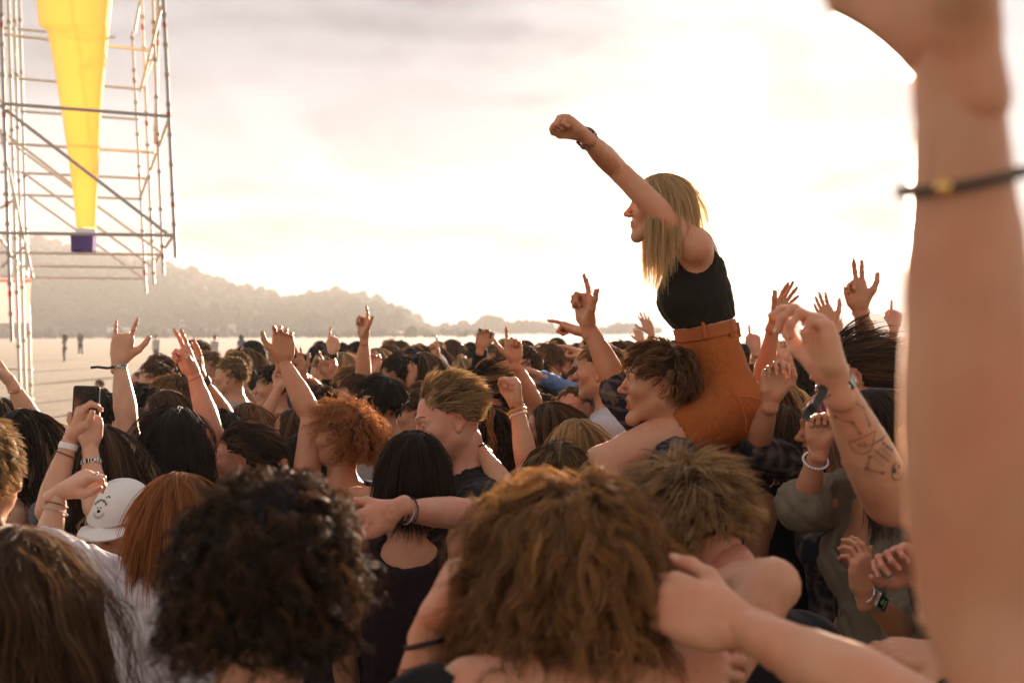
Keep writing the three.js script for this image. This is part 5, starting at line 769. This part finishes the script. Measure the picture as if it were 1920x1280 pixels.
// --- raised arms further in
const RA = [ // side, elbow, wrist, depth, hand, direction, palm, fem, hair cut, colour, shirt, label
  ['R', [418, 792], [384, 708], 3.7, 'open', [-0.15, 1, 0], [-0.7, 0, 0.5], 0, 'short', 'black', BLACK, 'person whose raised wrist with a black watch shows behind the two-finger sign'],
  ['L', [408, 815], [402, 752], 4.4, 'relaxed', [-0.3, 1, 0], [0, 0, 1], 1, 'bob', 'brown', GREY, 'person lifting a half-open hand low beside the two-finger arm'],
  ['R', [470, 770], [462, 722], 6.0, 'hold', [0, 1, 0], [-0.6, 0, 0.6], 0, 'short', 'dark', BLACK, 'person far in holding a small device above the heads left of centre'],
  ['R', [598, 742], [572, 700], 5.0, 'three', [-0.35, 1, 0], [0, 0, 1], 0, 'mop', 'brown', GREY, 'person raising bent fingers behind the waving ginger one'],
  ['L', [640, 745], [619, 700], 5.4, 'peace', [-0.3, 1, 0], [0, 0, 1], 1, 'long', 'dirty', WHITE, 'person flashing a victory sign with a white ring left of the pointing arm'],
  ['R', [622, 728], [625, 660], 5.4, 'point', [0.12, 1, 0], [0, 0, -1], 0, 'short', 'dark', GREY, 'person pointing straight up with a dark watch on the wrist'],
  ['R', [678, 722], [684, 632], 4.3, 'gun', [0, 1, 0], [-0.6, 0, 0.6], 0, 'short', 'brown', GREY, 'person with a bare arm straight up and curled fingers before the second hill'],
  ['L', [692, 752], [704, 700], 4.7, 'pinch', [0.3, 1, 0], [-0.7, 0, 0.5], 1, 'long', 'brown', BLACK, 'person with a hand making a ring of thumb and finger above the dark short hair'],
  ['R', [766, 762], [772, 712], 5.0, 'hold', [0.05, 1, 0], [0, 0, -1], 1, 'long', 'dark', WHITE, 'person holding up a slim phone in front of the bearded man'],
  ['R', [838, 708], [821, 668], 6.2, 'point', [-0.2, 1, 0], [-0.5, 0, 0.6], 0, 'short', 'dark', WHITE, 'person in a white sleeve pointing a finger up at the hazy hills'],
  ['R', [882, 722], [874, 690], 6.5, 'hold', [-0.1, 1, 0], [-0.9, 0, 0.2], 1, 'long', 'brown', GREY, 'person holding a phone edge-on above the blond man'],
  ['R', [896, 706], [902, 652], 5.2, 'hold', [0.2, 1, 0], [0, 0, 1], 0, 'short', 'dark', [0.012, 0.013, 0.018], 'person in a black sleeve holding up a compact camera'],
  ['L', [1005, 762], [964, 676], 3.9, 'gun', [-0.05, 1, 0], [0.1, 0, 1], 0, 'short', 'brown', GREY, 'person with curled fingers and raised thumb just right of the compact camera'],
  ['R', [1150, 668], [1092, 622], 3.6, 'gun', [-0.85, 0.3, 0], [-0.1, -1, 0.1], 0, 'short', 'dirty', GREY, 'person pointing left behind the carrier’s upward finger'],
  ['R', [1142, 700], [1098, 664], 4.4, 'point', [-0.9, 0.3, 0], [-0.1, -1, 0.1], 0, 'short', 'brown', GREY, 'person pointing left with a level hand before the carrier’s sleeve'],
  ['L', [1432, 722], [1449, 606], 3.0, 'open', [0.42, 0.9, 0], [0.5, -0.1, 0.8], 1, 'long', 'brown', BLACK, 'person with an open palm lifted right behind the rust shorts'],
  ['R', [1652, 684], [1604, 578], 3.0, 'three', [-0.25, 1, 0], [-0.2, 0, 1], 0, 'short', 'dark', BLACK, 'person with a bare arm and spread crooked fingers high at the right'],
  ['R', [1602, 694], [1556, 612], 3.7, 'open', [-0.45, 0.9, 0], [0.1, 0, 1], 1, 'long', 'brown', GREY, 'person with a ringed open hand between the palm and the crooked fingers'],
  ['L', [1574, 678], [1571, 622], 7.0, 'open', [-0.05, 1, 0], [0, 0, 1], 0, 'short', 'dark', BLACK, 'person far back with a small open hand against the bright sky'],
  ['R', [1671, 690], [1673, 614], 4.9, 'point', [0.1, 1, 0], [0, 0, -1], 0, 'short', 'brown', BLACK, 'person with a small fist and finger pointing up beside the big forearm'],
  ['R', [1472, 752], [1463, 672], 4.2, 'rock', [0.05, 1, 0], [0, 0, 1], 1, 'bob', 'blond', GREY, 'person with thumb and little finger spread below the open palm'],
  ['R', [1420, 716], [1412, 655], 5.4, 'point', [-0.05, 1, 0], [0, 0, -1], 0, 'short', 'brown', BLACK, 'person pointing up just behind the back of the rust shorts'],
  ['L', [1225, 660], [1217, 622], 6.5, 'open', [-0.4, 0.9, 0], [0, 0, 1], 0, 'short', 'brown', BLACK, 'person with a small spread hand left of the crop top'],
  ['L', [1208, 668], [1200, 640], 7.5, 'relaxed', [-0.3, 0.9, 0], [0, 0, 1], 0, 'short', 'dark', BLACK, 'person with a small half-closed hand left of the crop top'],
  ['R', [1070, 712], [1048, 690], 7.0, 'relaxed', [0.2, 1, 0], [-0.5, 0, 0.5], 0, 'short', 'black', GREY, 'person clapping far back near the middle'],
];
const raised = {};
for (const [side, e, w, d, hand, dir, palm, fem, cut, col, sh, label] of RA) {
  const lf = fem ? 0.235 : 0.255, E2 = atS(...e, d), W2 = atS(...w, d), need = Math.sqrt(Math.max(0, lf * lf - E2.distanceTo(W2) ** 2));
  raised[label] = raiser({ label, side, turn: dir[0] < -0.6 ? -110 : -90, yaw: -90 + rr(-25, 15), fem: !!fem, skin: Math.floor(rr(0, 5)), res: d < 4.6 ? 'mid' : 'far', face: 'e', hair: { cut, col }, shirt: { col: sh, type: /sleeve/.test(label) ? 'long' : 'tee' }, arm: { e: E2.clone().add(V(0, 0, -need * 0.6)), w: W2.clone().add(V(0, 0, need * 0.4)), hand, dir, palm, down: [0.12, -1, 0.1 * (side === 'L' ? 1 : -1)] } });
}
const find = (k) => raised[Object.keys(raised).find((q) => q.includes(k))];
band(find('black watch'), 'R', 0.93, { name: 'watch', h: 0.028, th: 0.006, mat: mBlack }); band(find('dark watch'), 'R', 0.93, { name: 'watch', h: 0.03, th: 0.006, mat: mBlack }); cord(find('crooked fingers'), 'R', 0.93, { mat: mBrown, r: 0.002 });
phone(atS(781, 694, 5.0), 'slim dark phone tilted in a hand before the bearded man', { ry: 1.0 });
phone(atS(866, 664, 6.5), 'phone seen edge-on above the crowd left of the compact camera', { ry: 1.45 });
phone(atS(456, 704, 6.0), 'dark phone held low over the heads left of centre', { ry: 0.8, rz: 0.4 });
{ const p = atS(910, 629, 5.15), G = thing('compact_camera', p, 'black compact camera held up in one hand against the hills', 'camera', 'phones and cameras held up'); G.rotation.set(0, 0.3, -0.3); mesh('camera_body', new THREE.BoxGeometry(0.105, 0.062, 0.026, 2, 2, 2), std([0.015, 0.015, 0.017], 0.4), G); mesh('lens', new THREE.CylinderGeometry(0.022, 0.024, 0.022, 20).rotateX(Math.PI / 2).translate(0.01, 0, -0.024), mBlack, G); mesh('camera_screen', new THREE.PlaneGeometry(0.062, 0.046).translate(-0.012, 0, 0.0135), std([0.02, 0.02, 0.025], 0.1), G); mesh('shutter_button', new THREE.CylinderGeometry(0.006, 0.006, 0.006, 12).translate(0.035, 0.034, 0), mSilver, G); }
const denim = person({ label: 'person in a blue denim sleeve with a black watch, arm stretched left', head: [1092, 724, 5.0], yaw: -90, turn: -90, res: 'mid', hair: { cut: 'short', col: 'brown' }, shirt: { type: 'long', col: [0.10, 0.20, 0.42] }, armL: { e: [1078, 740, 4.75], w: [1012, 706, 4.6], hand: 'grip', dir: [-0.9, 0.3, 0], palm: [0, -0.6, 0.6] } });
band(denim, 'L', 0.95, { name: 'watch', h: 0.024, th: 0.005, mat: mBlack });
{ // steward in a yellow vest out in the field
  const st = person({ label: 'steward in a pale yellow safety vest standing out in the dusty field', head: [258, 712, 13], yaw: -60, turn: 170, res: 'mid', skin: 4, group: 'people out in the field', hair: { cut: 'crop', col: 'dirty' }, shirt: { col: [0.62, 0.66, 0.16], type: 'tank', loose: 0.02, name: 'safety_vest', neck: 0.07 } });
  for (const [px, py, d, t, lab] of [[185, 722, 20, 'white', 'small figure in white standing beyond the phone'], [335, 690, 28, 'white', 'tiny figure in white out in the field near the two raised hands']]) person({ label: lab, head: [px, py, d], yaw: -90, res: 'far', group: 'people out in the field', hair: { cut: 'short', col: 'brown' }, shirt: { col: WHITE } });
}
// --- the packed rows towards the stage: a few kinds, each copied
const KINDS = [
  ['short', 'dark', 0, BLACK, 'short dark hair'], ['short', 'brown', 0, GREY, 'short brown hair'], ['long', 'brown', 1, WHITE, 'long brown hair'], ['long', 'blond', 1, BLACK, 'long fair hair'],
  ['mop', 'chestnut', 0, [0.2, 0.05, 0.04], 'a chestnut mop'], ['bob', 'black', 1, [0.06, 0.09, 0.2], 'a black bob'], ['crop', 'dirty', 0, [0.3, 0.3, 0.28], 'cropped fair hair'], ['longwavy', 'dark', 1, [0.12, 0.1, 0.1], 'long dark waves'],
];
{
  const protos = KINDS.map(([cut, col, fem, sh, txt]) => person({ label: `person with ${txt} in the packed far rows`, head: V(0, 1.62, -60), yaw: -90, fem: !!fem, res: 'far', group: `far rows: ${txt}`, hair: { cut, col, many: 1.5 }, shirt: { col: sh } }));
  const used = new Set(); let n = 0;
  for (let d = 5.3; d < 13.5; d += 0.66) for (let px = d < 5.6 ? 420 : d < 8 ? 330 : 380; px < 1730; px += 0.52 / d * FPX) {
    if (rnd() < 0.12) continue;
    const p = at(px + rr(-0.12, 0.12) / d * FPX, 640, d + rr(-0.2, 0.2)), k = Math.floor(rr(0, protos.length)), P = protos[k], first = !used.has(k), c = first ? P : P.clone();
    used.add(k); if (!first) { c.name = numbered('person'); scene.add(c); }
    const where = [[480, 'the two-finger sign'], [600, 'the waving open hand'], [720, 'the ginger curls'], [840, 'the grey t-shirt'], [950, 'the blond kissing man'], [1060, 'the fist with bracelets'], [1180, 'the carrier’s pointing arm'], [1300, 'the carrier’s head'], [1430, 'the rust shorts'], [1540, 'the open palm'], [1640, 'the windblown brown hair'], [1900, 'the big forearm']].find((q) => px < q[0])[1];
    c.userData.label = `person with ${KINDS[k][4]} in ${d < 7 ? 'middle' : d < 9.3 ? 'far' : 'last'} rows behind ${where}`; c.userData.group = `${KINDS[k][4]} behind ${where}`;
    c.position.set(p.x, 0, p.z); c.rotation.y = rr(-0.5, 0.35); const s = rr(0.95, 1.07); c.scale.set(s, s, s); n++;
  }
  const spots = [[120, 60, 'between scaffold and phone'], [292, 56, 'right of the rock-sign wrist'], [402, 48, 'right of the two-finger sign'], [452, 52, 'right of the round sign'], [150, 75, 'far off above the phone'], [215, 70, 'far off left of the steward']];
  for (const [px, d, where] of spots) { const k = Math.floor(rr(0, protos.length)), c = protos[k].clone(); c.name = numbered('person'); scene.add(c); const p = at(px, 640, d); c.position.set(p.x, 0, p.z); c.rotation.y = rr(-2, 2); c.userData.label = `small hazy figure out in the field ${where}`; c.userData.group = 'people out in the field'; }
  console.log('far rows', n);
}
if (notes.length) console.log(notes.join('\n'));
{ const by = {}, seen = new Set(); let n = 0, t = 0; scene.traverse((o) => { if (o.isMesh) { n++; if (seen.has(o.geometry)) return; seen.add(o.geometry); const k = (o.geometry.index ?? o.geometry.attributes.position).count / 3, key = o.name.replace(/_\d+$/, ''); t += k; by[key] = (by[key] ?? 0) + k; } }); console.log('meshes', n, 'triangles', Math.round(t), Object.entries(by).sort((a, b) => b[1] - a[1]).slice(0, 9).map(([k, v]) => k + ' ' + Math.round(v)).join(', ')); }
renderer.render(scene, camera);
